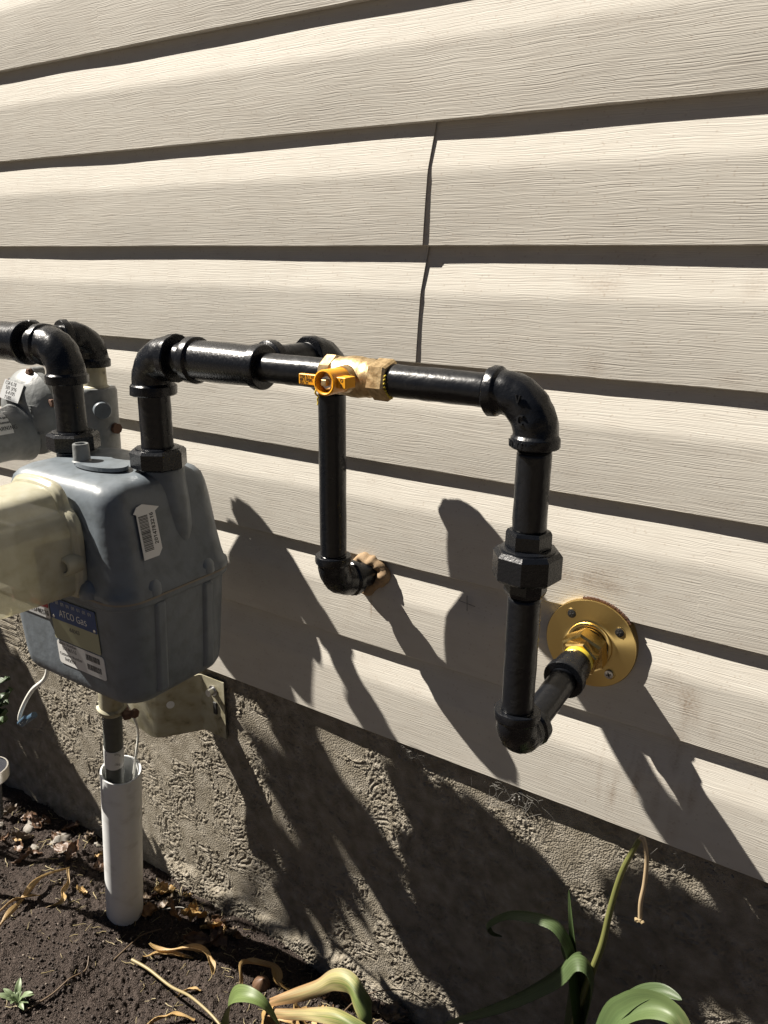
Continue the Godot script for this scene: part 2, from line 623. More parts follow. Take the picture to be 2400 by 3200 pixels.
func build_house() -> void:
	var wall := thing("siding_wall", "beige vinyl clad house wall with horizontal wood grain lap siding", "wall", Vector3(-0.6, 0.4769, -0.012))
	var back := MB.new()
	back.box(Vector3(-0.6, 1.64, -0.11), Vector3(4.4, 2.32, 0.19), 0.004)
	obj("sheathing", back, M.gasket, wall)
	var edges: Array = []
	var top: float = 1.3698
	var upper: Array = []
	for k in range(11, 0, -1):
		upper.append(top + 0.1262 * k)
	edges.append_array(upper)
	edges.append_array(EDGES)
	for i in range(1, edges.size()):
		var lo: float = edges[i]
		var hi: float = edges[i - 1]
		if absf(lo - 1.1189) < 0.001 or absf(lo - 0.9898) < 0.001:
			# the one panel joint in view: the left length laps over the right one
			var jx := -0.4844 if lo > 1.05 else -0.4903
			course(wall, -2.8, jx, lo, hi, -0.0016, 0.065, i)
			course(wall, jx - 0.02, 1.6, lo, hi, 0.0006, 0.0, i + 30)
		else:
			course(wall, -2.8, 1.6, lo, hi, 0.0, 0.0, i)
	# pencilled cross on the face of one course
	var mk := MB.new()
	mk.box(Vector3(-0.4105, 0.7062, 0.0009), Vector3(0.0230, 0.0009, 0.0004), 0.0001, 1, Basis(Vector3.BACK, -0.12))
	mk.box(Vector3(-0.4102, 0.7065, 0.0009), Vector3(0.0010, 0.0200, 0.0005), 0.0001, 1, Basis(Vector3.BACK, 0.05))
	obj("pencil_mark", mk, M.print_grey, wall)

func build_foundation() -> void:
	var f1 := FastNoiseLite.new()
	f1.noise_type = FastNoiseLite.TYPE_SIMPLEX
	f1.fractal_type = FastNoiseLite.FRACTAL_NONE
	f1.frequency = 1.0
	f1.seed = 17
	var cells := FastNoiseLite.new()
	cells.noise_type = FastNoiseLite.TYPE_CELLULAR
	cells.fractal_type = FastNoiseLite.FRACTAL_NONE
	cells.frequency = 1.0
	cells.seed = 5
	cells.cellular_return_type = FastNoiseLite.RETURN_CELL_VALUE
	var dist: FastNoiseLite = cells.duplicate()
	dist.cellular_return_type = FastNoiseLite.RETURN_DISTANCE
	var xs := PackedFloat32Array()
	var x := -2.8
	while x < 1.6:
		xs.append(x)
		x += 0.0015 if x > -1.42 and x < 0.06 else 0.02
	xs.append(1.6)
	var ys := PackedFloat32Array()
	var y := -0.12
	while y < 0.53:
		ys.append(y)
		y += 0.0015 if y > -0.02 and y < 0.485 else 0.02
	ys.append(0.53)
	var rows: Array = []
	for yy in ys:
		var row := PackedVector3Array()
		row.resize(xs.size())
		for i in xs.size():
			var xx := xs[i]
			# skip-trowel coat: smooth swept patches between torn crumbly ones
			var wx := xx + f1.get_noise_2d(xx * 14.0, yy * 14.0) * 0.012
			var wy := yy + f1.get_noise_2d(xx * 13.0 + 90.0, yy * 15.0) * 0.012
			var patch := f1.get_noise_2d(wx * 8.0, wy * 9.0) + 0.5 * f1.get_noise_2d(wx * 23.0 + 8.0, wy * 25.0)
			var rough := smoothstep(-0.55, 0.30, patch)
			var a := f1.get_noise_2d(wx * 85.0, wy * 104.0)
			var b := f1.get_noise_2d(wx * 190.0 + 31.0, wy * 210.0)
			var bumpy := 0.0
			for o in 2:
				var sc: float = [105.0, 190.0][o]
				var ux := (xx + b * 0.0016 + wy * 0.25) * sc * 0.85
				var uy := (yy + a * 0.0016) * sc
				var here := (cells.get_noise_2d(ux, uy) + 1.0) * 0.5
				if here < lerpf(0.10, 0.40, rough):
					var d := dist.get_noise_2d(ux, uy) + 1.0
					bumpy += smoothstep(0.50, 0.18, d) * (0.0005 + 0.0021 * here) * (1.0 if o == 0 else 0.5)
			var pit := maxf(0.0, -a * 0.55 - b * 0.55 - 0.36)
			bumpy += maxf(0.0, 1.0 - absf(patch + 0.05) * 12.0) * 0.0009 * (0.6 + a) + maxf(0.0, 1.0 - absf(patch - 0.32) * 14.0) * 0.0008 * (0.6 + b)
			var z := -0.0125 + f1.get_noise_2d(xx * 5.0, yy * 6.0) * 0.0012 + bumpy + rough * (b * 0.00028 + a * 0.00035 - pit * 0.0045) + b * 0.00008
			# the last pass at the foot of the wall is a rough ledge
			var foot := 1.0 - smoothstep(0.018, 0.040, yy + f1.get_noise_2d(xx * 11.0, 3.0) * 0.012)
			z += foot * (0.007 + b * 0.0009)
			row[i] = Vector3(xx, yy, z)
		rows.append(row)
	var mb := MB.new()
	mb.grid(rows)
	if mb.n[mb.n.size() / 2].z < 0.0:
		for k in mb.n.size():
			mb.n[k] = -mb.n[k]
	var t := thing("foundation_wall", "rough grey parged concrete foundation wall below the siding", "wall", Vector3(-0.6, 0.0, -0.012))
	obj("parging", mb, M.parging, t, false)
	var core := MB.new()
	core.box(Vector3(-0.6, 0.12, -0.12), Vector3(4.4, 0.70, 0.17), 0.004)
	obj("concrete_core", core, M.parging, t)

# ---------------------------------------------------------------- ground
var soil_noise := FastNoiseLite.new()
func soil_height(x: float, z: float) -> float:
	var f := soil_noise
	var h := f.get_noise_2d(x * 3.0, z * 3.0) * 0.010
	h += f.get_noise_2d(x * 9.0 + 5.0, z * 9.0) * 0.006
	h -= 0.004 * smoothstep(0.10, 0.0, z)
	return h

func build_ground() -> void:
	soil_noise.noise_type = FastNoiseLite.TYPE_SIMPLEX
	soil_noise.fractal_type = FastNoiseLite.FRACTAL_NONE
	soil_noise.frequency = 1.0
	soil_noise.seed = 23
	var f := soil_noise
	var xs := PackedFloat32Array()
	var x := -30.0
	while x < -3.0:
		xs.append(x)
		x += 1.5
	x = -2.2
	while x < 0.6:
		xs.append(x)
		x += 0.0025 if x > -1.46 and x < -0.42 else 0.015
	x = 1.5
	while x < 29.0:
		xs.append(x)
		x += 1.5
	xs.append(30.0)
	var zs := PackedFloat32Array()
	var z := -0.03
	while z < 60.0:
		zs.append(z)
		z += 0.0025 if z < 0.42 else (0.015 if z < 1.2 else 1.6)
	var rows: Array = []
	for zz in zs:
		var row := PackedVector3Array()
		row.resize(xs.size())
		for i in xs.size():
			var xx := xs[i]
			var h := soil_height(xx, zz)
			if xx > -2.2 and xx < 0.6 and zz < 1.2:
				var c := f.get_noise_2d(xx * 46.0, zz * 46.0)
				var d := f.get_noise_2d(xx * 120.0 + 9.0, zz * 120.0)
				var e := f.get_noise_2d(xx * 260.0, zz * 260.0 + 4.0)
				var dry := smoothstep(-0.3, 0.4, f.get_noise_2d(xx * 6.0 + 60.0, zz * 6.0))
				h += (maxf(0.0, c - 0.1) * 0.007 + d * 0.0016) * (0.25 + 0.75 * dry) + e * 0.0008
			row[i] = Vector3(xx, h, zz)
		rows.append(row)
	var mb := MB.new()
	mb.grid(rows)
	if mb.n[mb.n.size() / 2].y < 0.0:
		for k in mb.n.size():
			mb.n[k] = -mb.n[k]
	var o := obj("soil", mb, M.soil, self, false)
	o.set_meta("kind", "structure")
	o.set_meta("label", "bare dark brown garden soil at the foot of the wall")
	o.set_meta("category", "soil")
	var gp := MB.new()
	gp.box(Vector3(0.0, 0.005, 3.0), Vector3(60.0, 0.06, 3.2), 0.01)
	var go := obj("mulch_path", gp, M.path, self)
	go.set_meta("kind", "structure")
	go.set_meta("label", "brown bark mulch path running along the flower bed")
	go.set_meta("category", "path")
	# loose crumbs lying on the soil
	for kind in 2:
		var g := MB.new()
		var rows2: Array = []
		for i in 5:
			var la := -PI / 2 + PI * i / 4.0
			var r := PackedVector3Array()
			for k in 7:
				var lo := TAU * (k % 6) / 6.0
				var rr := 1.0 + 0.28 * sin(lo * 2.0 + i * 1.7)
				r.append(Vector3(cos(la) * cos(lo) * rr, sin(la) * 0.75, cos(la) * sin(lo) * rr * 0.85))
			rows2.append(r)
		g.grid(rows2, true)
		var mm := MultiMesh.new()
		mm.transform_format = MultiMesh.TRANSFORM_3D
		mm.mesh = g.commit()
		mm.instance_count = 9000 if kind == 0 else 900
		for k in mm.instance_count:
			var px := rng.randf_range(-1.46, -0.42)
			var pz := rng.randf_range(-0.004, 0.42)
			var s := absf(rng.randfn(0.0, 0.0011)) + 0.0005
			if kind == 1:
				s = absf(rng.randfn(0.0, 0.0009)) + 0.0005
			var b := Basis.from_euler(Vector3(rng.randf() * 6, rng.randf() * 6, rng.randf() * 6)).scaled(Vector3.ONE * s)
			mm.set_instance_transform(k, Transform3D(b, Vector3(px, soil_height(px, pz) + 0.0012 + s * 0.3, pz)))
		var mi := MultiMeshInstance3D.new()
		mi.name = "soil_crumbs" if kind == 0 else "pale_grit"
		mi.multimesh = mm
		mi.material_override = M.crumb if kind == 0 else M.crumb_pale
		add_child(mi)
		mi.set_meta("kind", "stuff")
		tag(mi, "loose dark crumbs of earth scattered over the soil" if kind == 0 else "fine pale grit sprinkled over the dark soil", "soil" if kind == 0 else "grit")

func build_straw() -> void:
	var g := MB.new()
	g.wire([Vector3(-0.5, 0, 0), Vector3(-0.2, 0.04, 0.05), Vector3(0.15, 0.02, -0.03), Vector3(0.5, 0.06, 0.04)], 0.045, 5, 0.5)
	var mm := MultiMesh.new()
	mm.transform_format = MultiMesh.TRANSFORM_3D
	mm.mesh = g.commit()
	mm.instance_count = 420
	for k in mm.instance_count:
		var px := rng.randf_range(-1.42, -0.44)
		var pz := absf(rng.randfn(0.0, 0.13)) + 0.004
		var l := rng.randf_range(0.006, 0.024)
		var b := Basis.from_euler(Vector3(rng.randfn() * 0.3, rng.randf() * TAU, rng.randfn() * 0.25)).scaled(Vector3(l, l, l))
		mm.set_instance_transform(k, Transform3D(b, Vector3(px, soil_height(px, pz) + 0.0025, pz)))
	var mi := MultiMeshInstance3D.new()
	mi.name = "straw_bits"
	mi.multimesh = mm
	mi.material_override = M.stalk
	add_child(mi)
	mi.set_meta("kind", "stuff")
	tag(mi, "tiny broken bits of straw and root scattered over the soil", "straw")

# ---------------------------------------------------------------- piping
# wall-parallel x, up y, out of the wall z
func pipe_mb(a: Vector3, b: Vector3, r: float, threads_a := true, threads_b := true) -> MB:
	var l := (b - a).length()
	var prof: Array = [[0.0, 0.0]]
	var put_threads := func(start: float, step: float) -> void:
		for k in 4:
			prof.append([start + step * (k * 2), r * 0.93])
			prof.append([start + step * (k * 2 + 1), r * 1.0])
	if threads_a:
		prof.append([0.0, r * 0.95])
		put_threads.call(0.004, 0.0011)
	else:
		prof.append([0.0, r])
	var n := 8
	var s := 0.014 if threads_a else 0.001
	var e := l - 0.014 if threads_b else l - 0.001
	if e > s:
		for k in n + 1:
			prof.append([lerpf(s, e, float(k) / n), r])
	if threads_b:
		prof.append([l - 0.0128, r])
		for k in 4:
			prof.append([l - 0.0117 + 0.0011 * (k * 2), r * 0.93])
			prof.append([l - 0.0117 + 0.0011 * (k * 2 + 1), r])
		prof.append([l, r * 0.95])
	else:
		prof.append([l, r])
	prof.append([l, 0.0])
	var mb := MB.new()
	var p := PackedVector3Array()
	var t := PackedVector3Array()
	var rr := PackedFloat32Array()
	var d := (b - a).normalized()
	for q in prof:
		p.append(a + d * q[0])
		t.append(d)
		rr.append(q[1])
	mb.sweep(p, t, rr, 32, false, 0.0, 0.0004, lump)
	return mb

# banded 90 degree elbow: c is where the two centre lines meet, da and db point out of its two mouths
func elbow_mb(c: Vector3, da: Vector3, db: Vector3, pr: float, reach: float) -> MB:
	var body := pr * 1.27
	var band := pr * 1.43
	var bw := pr * 0.62
	var bend := reach - bw - pr * 0.12
	var p := PackedVector3Array()
	var t := PackedVector3Array()
	var r := PackedFloat32Array()
	var put := func(q: Vector3, tt: Vector3, rr: float) -> void:
		p.append(q)
		t.append(tt)
		r.append(rr)
	var steps := func(dirv: Vector3, sgn: float) -> Array:
		return [[reach - 0.001, pr * 0.98], [reach, pr * 1.0], [reach, band * 0.955], [reach - 0.0012, band], [reach - bw + 0.0012, band * 1.0], [reach - bw + 0.0002, band * 0.965], [reach - bw - 0.0008, body * 1.03], [reach - bw - 0.002, body]]
	for q in steps.call(da, 1.0):
		put.call(c + da * q[0], -da, q[1])
	var ctr := c + da * bend + db * bend
	for k in range(0, 17):
		var a := PI / 2 * k / 16.0
		var q := ctr - db * bend * cos(a) - da * bend * sin(a)
		put.call(q, (-da * cos(a) + db * sin(a)).normalized(), body)
	var back: Array = steps.call(db, -1.0)
	back.reverse()
	for q in back:
		put.call(c + db * q[0], db, q[1])
	var mb := MB.new()
	mb.sweep(p, t, r, 36, false, 0.0, 0.0009, lump)
	return mb

func band_profile(l: float, body: float, band0: float, band1: float, bw: float, m0: float, m1: float) -> Array:
	var out: Array = [[0.001, m0 * 0.98], [0.0, m0], [0.0, band0 * 0.955], [0.0012, band0], [bw - 0.0012, band0], [bw - 0.0002, band0 * 0.965], [bw + 0.001, body * 1.02], [bw + 0.003, body]]
	for k in 5:
		out.append([lerpf(bw + 0.004, l - bw - 0.004, k / 4.0), body * (1.0 + 0.02 * sin(PI * k / 4.0))])
	out.append_array([[l - bw - 0.003, body], [l - bw - 0.001, body * 1.02], [l - bw + 0.0002, band1 * 0.965], [l - bw + 0.0012, band1], [l - 0.0012, band1], [l, band1 * 0.955], [l, m1], [l - 0.001, m1 * 0.98]])
	return out

func nut_mb(at: Vector3, axis: Vector3, r: float, h: float, hole: float, sides := 8, turn := 0.2, wash := true) -> MB:
	var mb := MB.new()
	mb.lathe(at, axis, [[0.0, r * 0.9], [h * 0.10, r], [h * 0.86, r], [h, r * 0.9]], sides, true, turn)
	mb.lathe(at, axis, [[h * 0.999, r * 0.9], [h * 1.0, hole]], sides, true, turn)
	mb.lathe(at, axis, [[0.0, hole], [0.001, r * 0.9]], sides, true, turn)
	if wash:
		mb.lathe(at, axis, [[h * 0.98, r * 0.80], [h * 1.05, r * 0.78], [h * 1.08, r * 0.7], [h * 1.08, hole * 0.98]], 28)
	return mb

const RX := -0.2535   # right-hand drop
const PZ := 0.2       # distance of the run from the wall
const PY := 1.0       # height of the run

func build_piping() -> void:
	var r := 0.0146
	var rl := 0.0163
	var rm := 0.0180
	# ---- outlet: meter elbow, tee, run, right-hand drop
	var t := thing("gas_pipe_run", "black steel gas pipe run from meter outlet through tee to brass wall flange", "gas pipe", Vector3(-0.7115, 0.88, PZ))
	obj("pipe", pipe_mb(Vector3(-0.7115, 0.893, PZ), Vector3(-0.7115, 0.975, PZ), rm, false, true), M.black_paint, t)
	obj("elbow", elbow_mb(Vector3(-0.7115, PY, PZ), Vector3.DOWN, Vector3.RIGHT, rm, 0.043), M.black_iron, t)
	obj("nipple", pipe_mb(Vector3(-0.685, PY, PZ), Vector3(-0.632, PY, PZ), rm, false, false), M.black_paint, t)
	var tee := MB.new()
	var tp := band_profile(0.104, 0.0212, 0.0248, 0.0226, 0.011, rm, r)
	for k in range(8, 16):
		tp[k][1] *= lerpf(1.0, 0.92, (k - 8) / 7.0)
	tee.lathe(Vector3(-0.649, PY, PZ), Vector3.RIGHT, tp, 36)
	var bd := Vector3(0.010, 0, -0.135).normalized()
	tee.lathe(Vector3(-0.574, PY, PZ) + bd * 0.002, bd, [[0.0, 0.0195], [0.030, 0.0195], [0.0312, 0.0218], [0.0322, 0.0225], [0.041, 0.0225], [0.042, 0.0217], [0.042, rl]], 32)
	var tn := obj("tee", tee, M.black_iron, t)
	tn.set_meta("label", "reducing tee with a branch towards the wall")
	obj("pipe", pipe_mb(Vector3(-0.552, PY, PZ), Vector3(-0.454, PY, PZ), r, false, true), M.black_paint, t)
	obj("pipe", pipe_mb(Vector3(-0.402, PY, PZ), Vector3(-0.286, PY, PZ), r), M.black_paint, t)
	var el := obj("elbow", elbow_mb(Vector3(RX, PY, PZ), Vector3.LEFT, Vector3.DOWN, r, 0.0425), M.black_iron, t)
	# raised foundry marks on the elbow
	for k in 5:
		var a := -0.95 + 0.34 * k
		letters(el, "CHINA"[4 - k], Vector3(RX, PY - 0.0385, PZ) + Vector3(sin(a), 0, cos(a)) * 0.0206, Basis(Vector3.UP, a) * Basis(Vector3.BACK, PI), 0.0052, M.black_iron, 0.0012, true)
	letters(el, "C", Vector3(RX - 0.010, PY - 0.018, PZ + 0.0172), Basis(Vector3.UP, -0.3), 0.0085, M.black_iron, 0.0022, true)
	letters(el, "V", Vector3(RX - 0.012, PY - 0.0015, PZ + 0.0176), Basis(Vector3.UP, -0.2), 0.0065, M.black_iron, 0.0022, true)
	obj("pipe", pipe_mb(Vector3(RX, PY - 0.036, PZ), Vector3(RX, 0.874, PZ), r), M.black_paint, t)
	var un := obj("union", nut_mb(Vector3(RX, 0.8420, PZ), Vector3.UP, 0.0300, 0.0265, 0.0185, 8, 0.25), M.black_iron, t)
	var ua := MB.new()
	ua.lathe(Vector3(RX, 0.868, PZ), Vector3.UP, [[0.0, 0.019], [0.0, 0.0198], [0.015, 0.0196], [0.0178, 0.0182], [0.018, r]], 6, true, 0.35)
	obj("hex_end", ua, M.black_iron, un)
	var ub := MB.new()
	ub.lathe(Vector3(RX, 0.843, PZ), Vector3.DOWN, [[0.0, 0.0185], [0.0, 0.0188], [0.012, 0.0186], [0.0158, 0.0172], [0.016, r]], 8, true, 0.35)
	obj("hex_end", ub, M.black_iron, un)
	obj("pipe", pipe_mb(Vector3(RX, 0.835, PZ), Vector3(RX, 0.702, PZ), r), M.black_paint, t)
	obj("elbow", elbow_mb(Vector3(RX, 0.6755, PZ), Vector3.UP, Vector3(0, 0.115, -1).normalized(), r, 0.0385), M.black_iron, t)
	obj("nipple", pipe_mb(Vector3(RX, 0.6792, PZ - 0.030), Vector3(RX, 0.6914, 0.066), r * 0.98), M.black_paint, t)
	var cp := MB.new()
	cp.lathe(Vector3(RX, 0.6893, 0.084), Vector3(0, 0.115, -1), [[0.001, r], [0.0, r * 1.02], [0.0, 0.0212], [0.0012, 0.0218], [0.008, 0.0218], [0.0092, 0.0208], [0.010, 0.0192], [0.027, 0.0188], [0.034, 0.0176], [0.037, 0.0165], [0.0385, 0.0155], [0.0385, 0.012]], 34)
	obj("coupling", cp, M.black_iron, t)
	# ---- branch back to the wall and the left-hand drop
	var dx := -0.564
	var dz := 0.065
	var t2 := thing("gas_pipe_drop", "black painted steel gas pipe branching behind the valve and dropping into caulked wall hole", "gas pipe", Vector3(dx, 0.72, dz))
	obj("nipple", pipe_mb(Vector3(-0.574, PY, PZ) + bd * 0.034, Vector3(dx, PY, dz) - bd * 0.030, rl, true, true), M.black_paint, t2)
	obj("elbow", elbow_mb(Vector3(dx, PY, dz), -bd, Vector3.DOWN, rl, 0.040), M.black_iron, t2)
	obj("pipe", pipe_mb(Vector3(dx, PY - 0.034, dz), Vector3(dx, 0.745, dz), rl), M.black_paint, t2)
	obj("elbow", elbow_mb(Vector3(dx, 0.718, dz), Vector3.UP, Vector3(0.18, -0.06, -1).normalized(), rl * 0.96, 0.038), M.black_iron, t2)
	var thru := MB.new()
	thru.lathe(Vector3(dx + 0.005, 0.716, 0.035), Vector3(0.18, -0.06, -1), [[0.0, 0.0], [0.0, rl], [0.055, rl], [0.055, 0.0]], 24)
	obj("nipple", thru, M.black_paint, t2)
	# caulk squeezed round the hole
	var foam := MB.new()
	var cc := Vector3(dx + 0.010, 0.713, 0.001)
	var rows: Array = []
	for k in 73:
		var a := TAU * (k % 72) / 72.0
		var out := Vector3(cos(a), sin(a), 0)
		var far := 0.0195 + 0.0026 * sin(a * 3.0 + 1.0) + 0.0006 * sin(a * 7.0)
		var thick := 0.0078 + 0.0014 * sin(a * 4.0 + 2.0) + 0.0005 * sin(a * 11.0)
		var ring := PackedVector3Array()
		for j in 17:
			var e := TAU * (j % 16) / 16.0
			var q := cc + out * far + (out * cos(e) + Vector3.BACK * sin(e) * 1.25) * thick
			q += (out * cos(e) + Vector3.BACK * sin(e)) * (lump.get_noise_3dv(q * 0.9) * 0.0016 + lump.get_noise_3dv(q * 2.2) * 0.0009)
			ring.append(q)
		rows.append(ring)
	foam.grid(rows, true)
	single("caulk_ring", foam, M.foam_tan, Vector3(dx + 0.011, 0.690, 0.0), "lumpy tan caulk squeezed round the black pipe where it enters siding", "caulk")
	# ---- inlet side: regulator outlet to meter inlet
	var t3 := thing("gas_pipe_inlet", "black painted steel pipe loop from regulator over to meter inlet at left edge", "gas pipe", Vector3(-0.866, 0.88, PZ))
	obj("pipe", pipe_mb(Vector3(-0.866, 0.893, PZ), Vector3(-0.866, 0.975, PZ), rm, false, true), M.black_paint, t3)
	obj("elbow", elbow_mb(Vector3(-0.866, PY, PZ), Vector3.DOWN, Vector3.LEFT, rm, 0.044), M.black_iron, t3)
	obj("nipple", pipe_mb(Vector3(-0.895, PY, PZ), Vector3(-0.945, PY, PZ), rm, true, false), M.black_paint, t3)
	var tl := MB.new()
	tl.lathe(Vector3(-0.932, PY, PZ), Vector3.LEFT, band_profile(0.105, 0.0235, 0.0272, 0.0272, 0.012, rm, rm), 36)
	tl.lathe(Vector3(-0.985, PY, PZ - 0.002), Vector3.FORWARD, [[0.0, 0.021], [0.030, 0.0205], [0.0312, 0.0235], [0.0322, 0.0242], [0.041, 0.0242], [0.042, 0.0232], [0.042, rl]], 32)
	tl.lathe(Vector3(-1.030, PY, PZ), Vector3.LEFT, [[0.0, 0.018], [0.012, 0.018], [0.014, 0.012], [0.022, 0.012], [0.022, 0.0]], 24)
	obj("tee", tl, M.black_iron, t3)
	obj("nipple", pipe_mb(Vector3(-0.982, PY, 0.166), Vector3(-0.966, PY, 0.112), rl), M.black_paint, t3)
	obj("elbow", elbow_mb(Vector3(-0.962, PY, 0.088), Vector3(-0.22, 0, 1).normalized(), Vector3.DOWN, rl, 0.042), M.black_iron, t3)
	var pale := MB.new()
	pale.lathe(Vector3(-0.962, 0.966, 0.088), Vector3.DOWN, [[0.0, 0.0], [0.0, 0.0158], [0.034, 0.0162], [0.036, 0.019], [0.038, 0.019], [0.038, 0.0]], 28)
	obj("zinc_nipple", pale, M.galvanised, t3)
	# swivel nuts on the two meter spuds
	for x in [-0.866, -0.7115]:
		var own := t3 if x < -0.8 else t
		obj("swivel_nut", nut_mb(Vector3(x, 0.8735, PZ), Vector3.UP, 0.0318, 0.0225, 0.019, 8, 0.2), M.black_iron, own)

func build_valve() -> void:
	var x0 := -0.4665
	var t := thing("ball_valve", "bronze ball valve with orange lever handle in the black gas pipe run", "valve", Vector3(-0.43, PY - 0.02, PZ))
	var b := MB.new()
	b.lathe(Vector3(x0, PY, PZ), Vector3.RIGHT, [[0.0, 0.0147], [0.0, 0.0175], [0.0025, 0.0193], [0.013, 0.0193], [0.0145, 0.0180]], 8, true, 0.2)
	b.lathe(Vector3(x0, PY, PZ), Vector3.RIGHT, [[0.012, 0.0175], [0.017, 0.0171], [0.022, 0.0180], [0.030, 0.0191], [0.038, 0.0191], [0.045, 0.0180], [0.0475, 0.0173], [0.050, 0.0180], [0.052, 0.0173], [0.056, 0.0167]], 36)
	var body := obj("body", b, M.bronze, t)
	var hx := MB.new()
	hx.lathe(Vector3(x0, PY, PZ), Vector3.RIGHT, [[0.0545, 0.0169], [0.056, 0.0191], [0.071, 0.0191], [0.0735, 0.0175], [0.0735, 0.0147]], 6, true, 0.3)
	obj("hex_end", hx, M.bronze, body)
	var sb := MB.new()
	sb.lathe(Vector3(-0.4335, PY, PZ + 0.012), Vector3.BACK, [[0.0, 0.013], [0.012, 0.012], [0.012, 0.009], [0.020, 0.009], [0.020, 0.0]], 24)
	obj("stem_boss", sb, M.bronze, body)
	# yellow thread sealant squeezed out at the joints
	var ss := MB.new()
	var pts: Array = []
	for k in 7:
		pts.append(Vector3(-0.463 + rng.randf_range(-0.002, 0.002), PY - 0.010 - 0.0028 * k, PZ + 0.020 + 0.002 * sin(k)))
	ss.wire(smooth(pts, 3), 0.0011, 6, 0.5)
	for k in 9:
		var a := 1.2 + k * 0.22
		ss.box(Vector3(x0 + 0.0742, PY + cos(a) * 0.0152, PZ + sin(a) * 0.0152), Vector3(0.0015, 0.003, 0.0018), 0.0006, 1, Basis(Vector3.RIGHT, -a))
	var so := obj("thread_sealant", ss, M.sealant_yellow, t)
	so.set_meta("kind", "stuff")
	# handle: cup round the stem with a wing to either side
	var h := MB.new()
	var c := Vector3(-0.4335, PY, PZ + 0.022)
	h.lathe(c, Vector3.BACK, [[0.0, 0.006], [0.0, 0.0102], [0.001, 0.0110], [0.0255, 0.0116], [0.0268, 0.0113], [0.0272, 0.0102], [0.0266, 0.0092], [0.018, 0.0088], [0.018, 0.0]], 36)
	var hn := obj("handle", h, M.handle_orange, t)
	var w := MB.new()
	w.box(c + Vector3(-0.0205, 0.0005, 0.0205), Vector3(0.0225, 0.0098, 0.0044), 0.0009, 2)
	obj("wing", w, M.handle_orange, hn)
	var w2 := MB.new()
	w2.box(c + Vector3(0.0142, 0.0005, 0.0150), Vector3(0.0125, 0.0100, 0.0150), 0.0009, 2)
	obj("wing", w2, M.handle_orange, hn)
	var f := c.z + 0.0226
	for k in 3:
		letters(hn, ["CGA 9.1 1/2 PSI", "BR 5 PSIG", "Z21.15"][k], Vector3(c.x - 0.0305, PY + 0.0034 - 0.0030 * k, f + 0.0003), Basis(), 0.0017, M.print_black, 0.0002)
	letters(hn, "O", Vector3(c.x + 0.0145, PY + 0.0030, c.z + 0.0226), Basis(), 0.0030, M.print_black, 0.0002)
	letters(hn, "S", Vector3(c.x + 0.0145, PY - 0.0022, c.z + 0.0226), Basis(), 0.0030, M.print_black, 0.0002)
	var nut := MB.new()
	nut.lathe(c + Vector3(0, 0, 0.018), Vector3.BACK, [[0.0, 0.0082], [0.0006, 0.0082], [0.0006, 0.006]], 24)
	nut.lathe(c + Vector3(0, 0, 0.0186), Vector3.BACK, [[0.0, 0.0068], [0.004, 0.0068], [0.0046, 0.006], [0.0046, 0.0]], 6, true, 0.4)
	obj("stem_nut", nut, M.steel, t)
	var st := MB.new()
	st.box(c + Vector3(0, 0, 0.0245), Vector3(0.0056, 0.0056, 0.006), 0.0006)
	obj("stem", st, M.bronze, t)

func screw(parent: Node3D, at: Vector3, r: float, m: Material, lift: float) -> void:
	var s := MB.new()
	s.lathe(at, Vector3.BACK, [[-0.004, r * 0.5], [-0.001 + lift, r * 0.9], [lift, r], [lift + 0.0006, r * 0.96], [lift + 0.001, r * 0.6], [lift + 0.001, 0.0]], 20)
	var n := obj("screw", s, m, parent)
	var x := MB.new()
	for k in 2:
		x.box(at + Vector3(0, 0, lift + 0.0011), Vector3(r * 1.15, r * 0.26, 0.0005), 0.0001, 1, Basis(Vector3.BACK, PI / 2 * k + 0.4))
	obj("cross_slot", x, M.print_black, n)

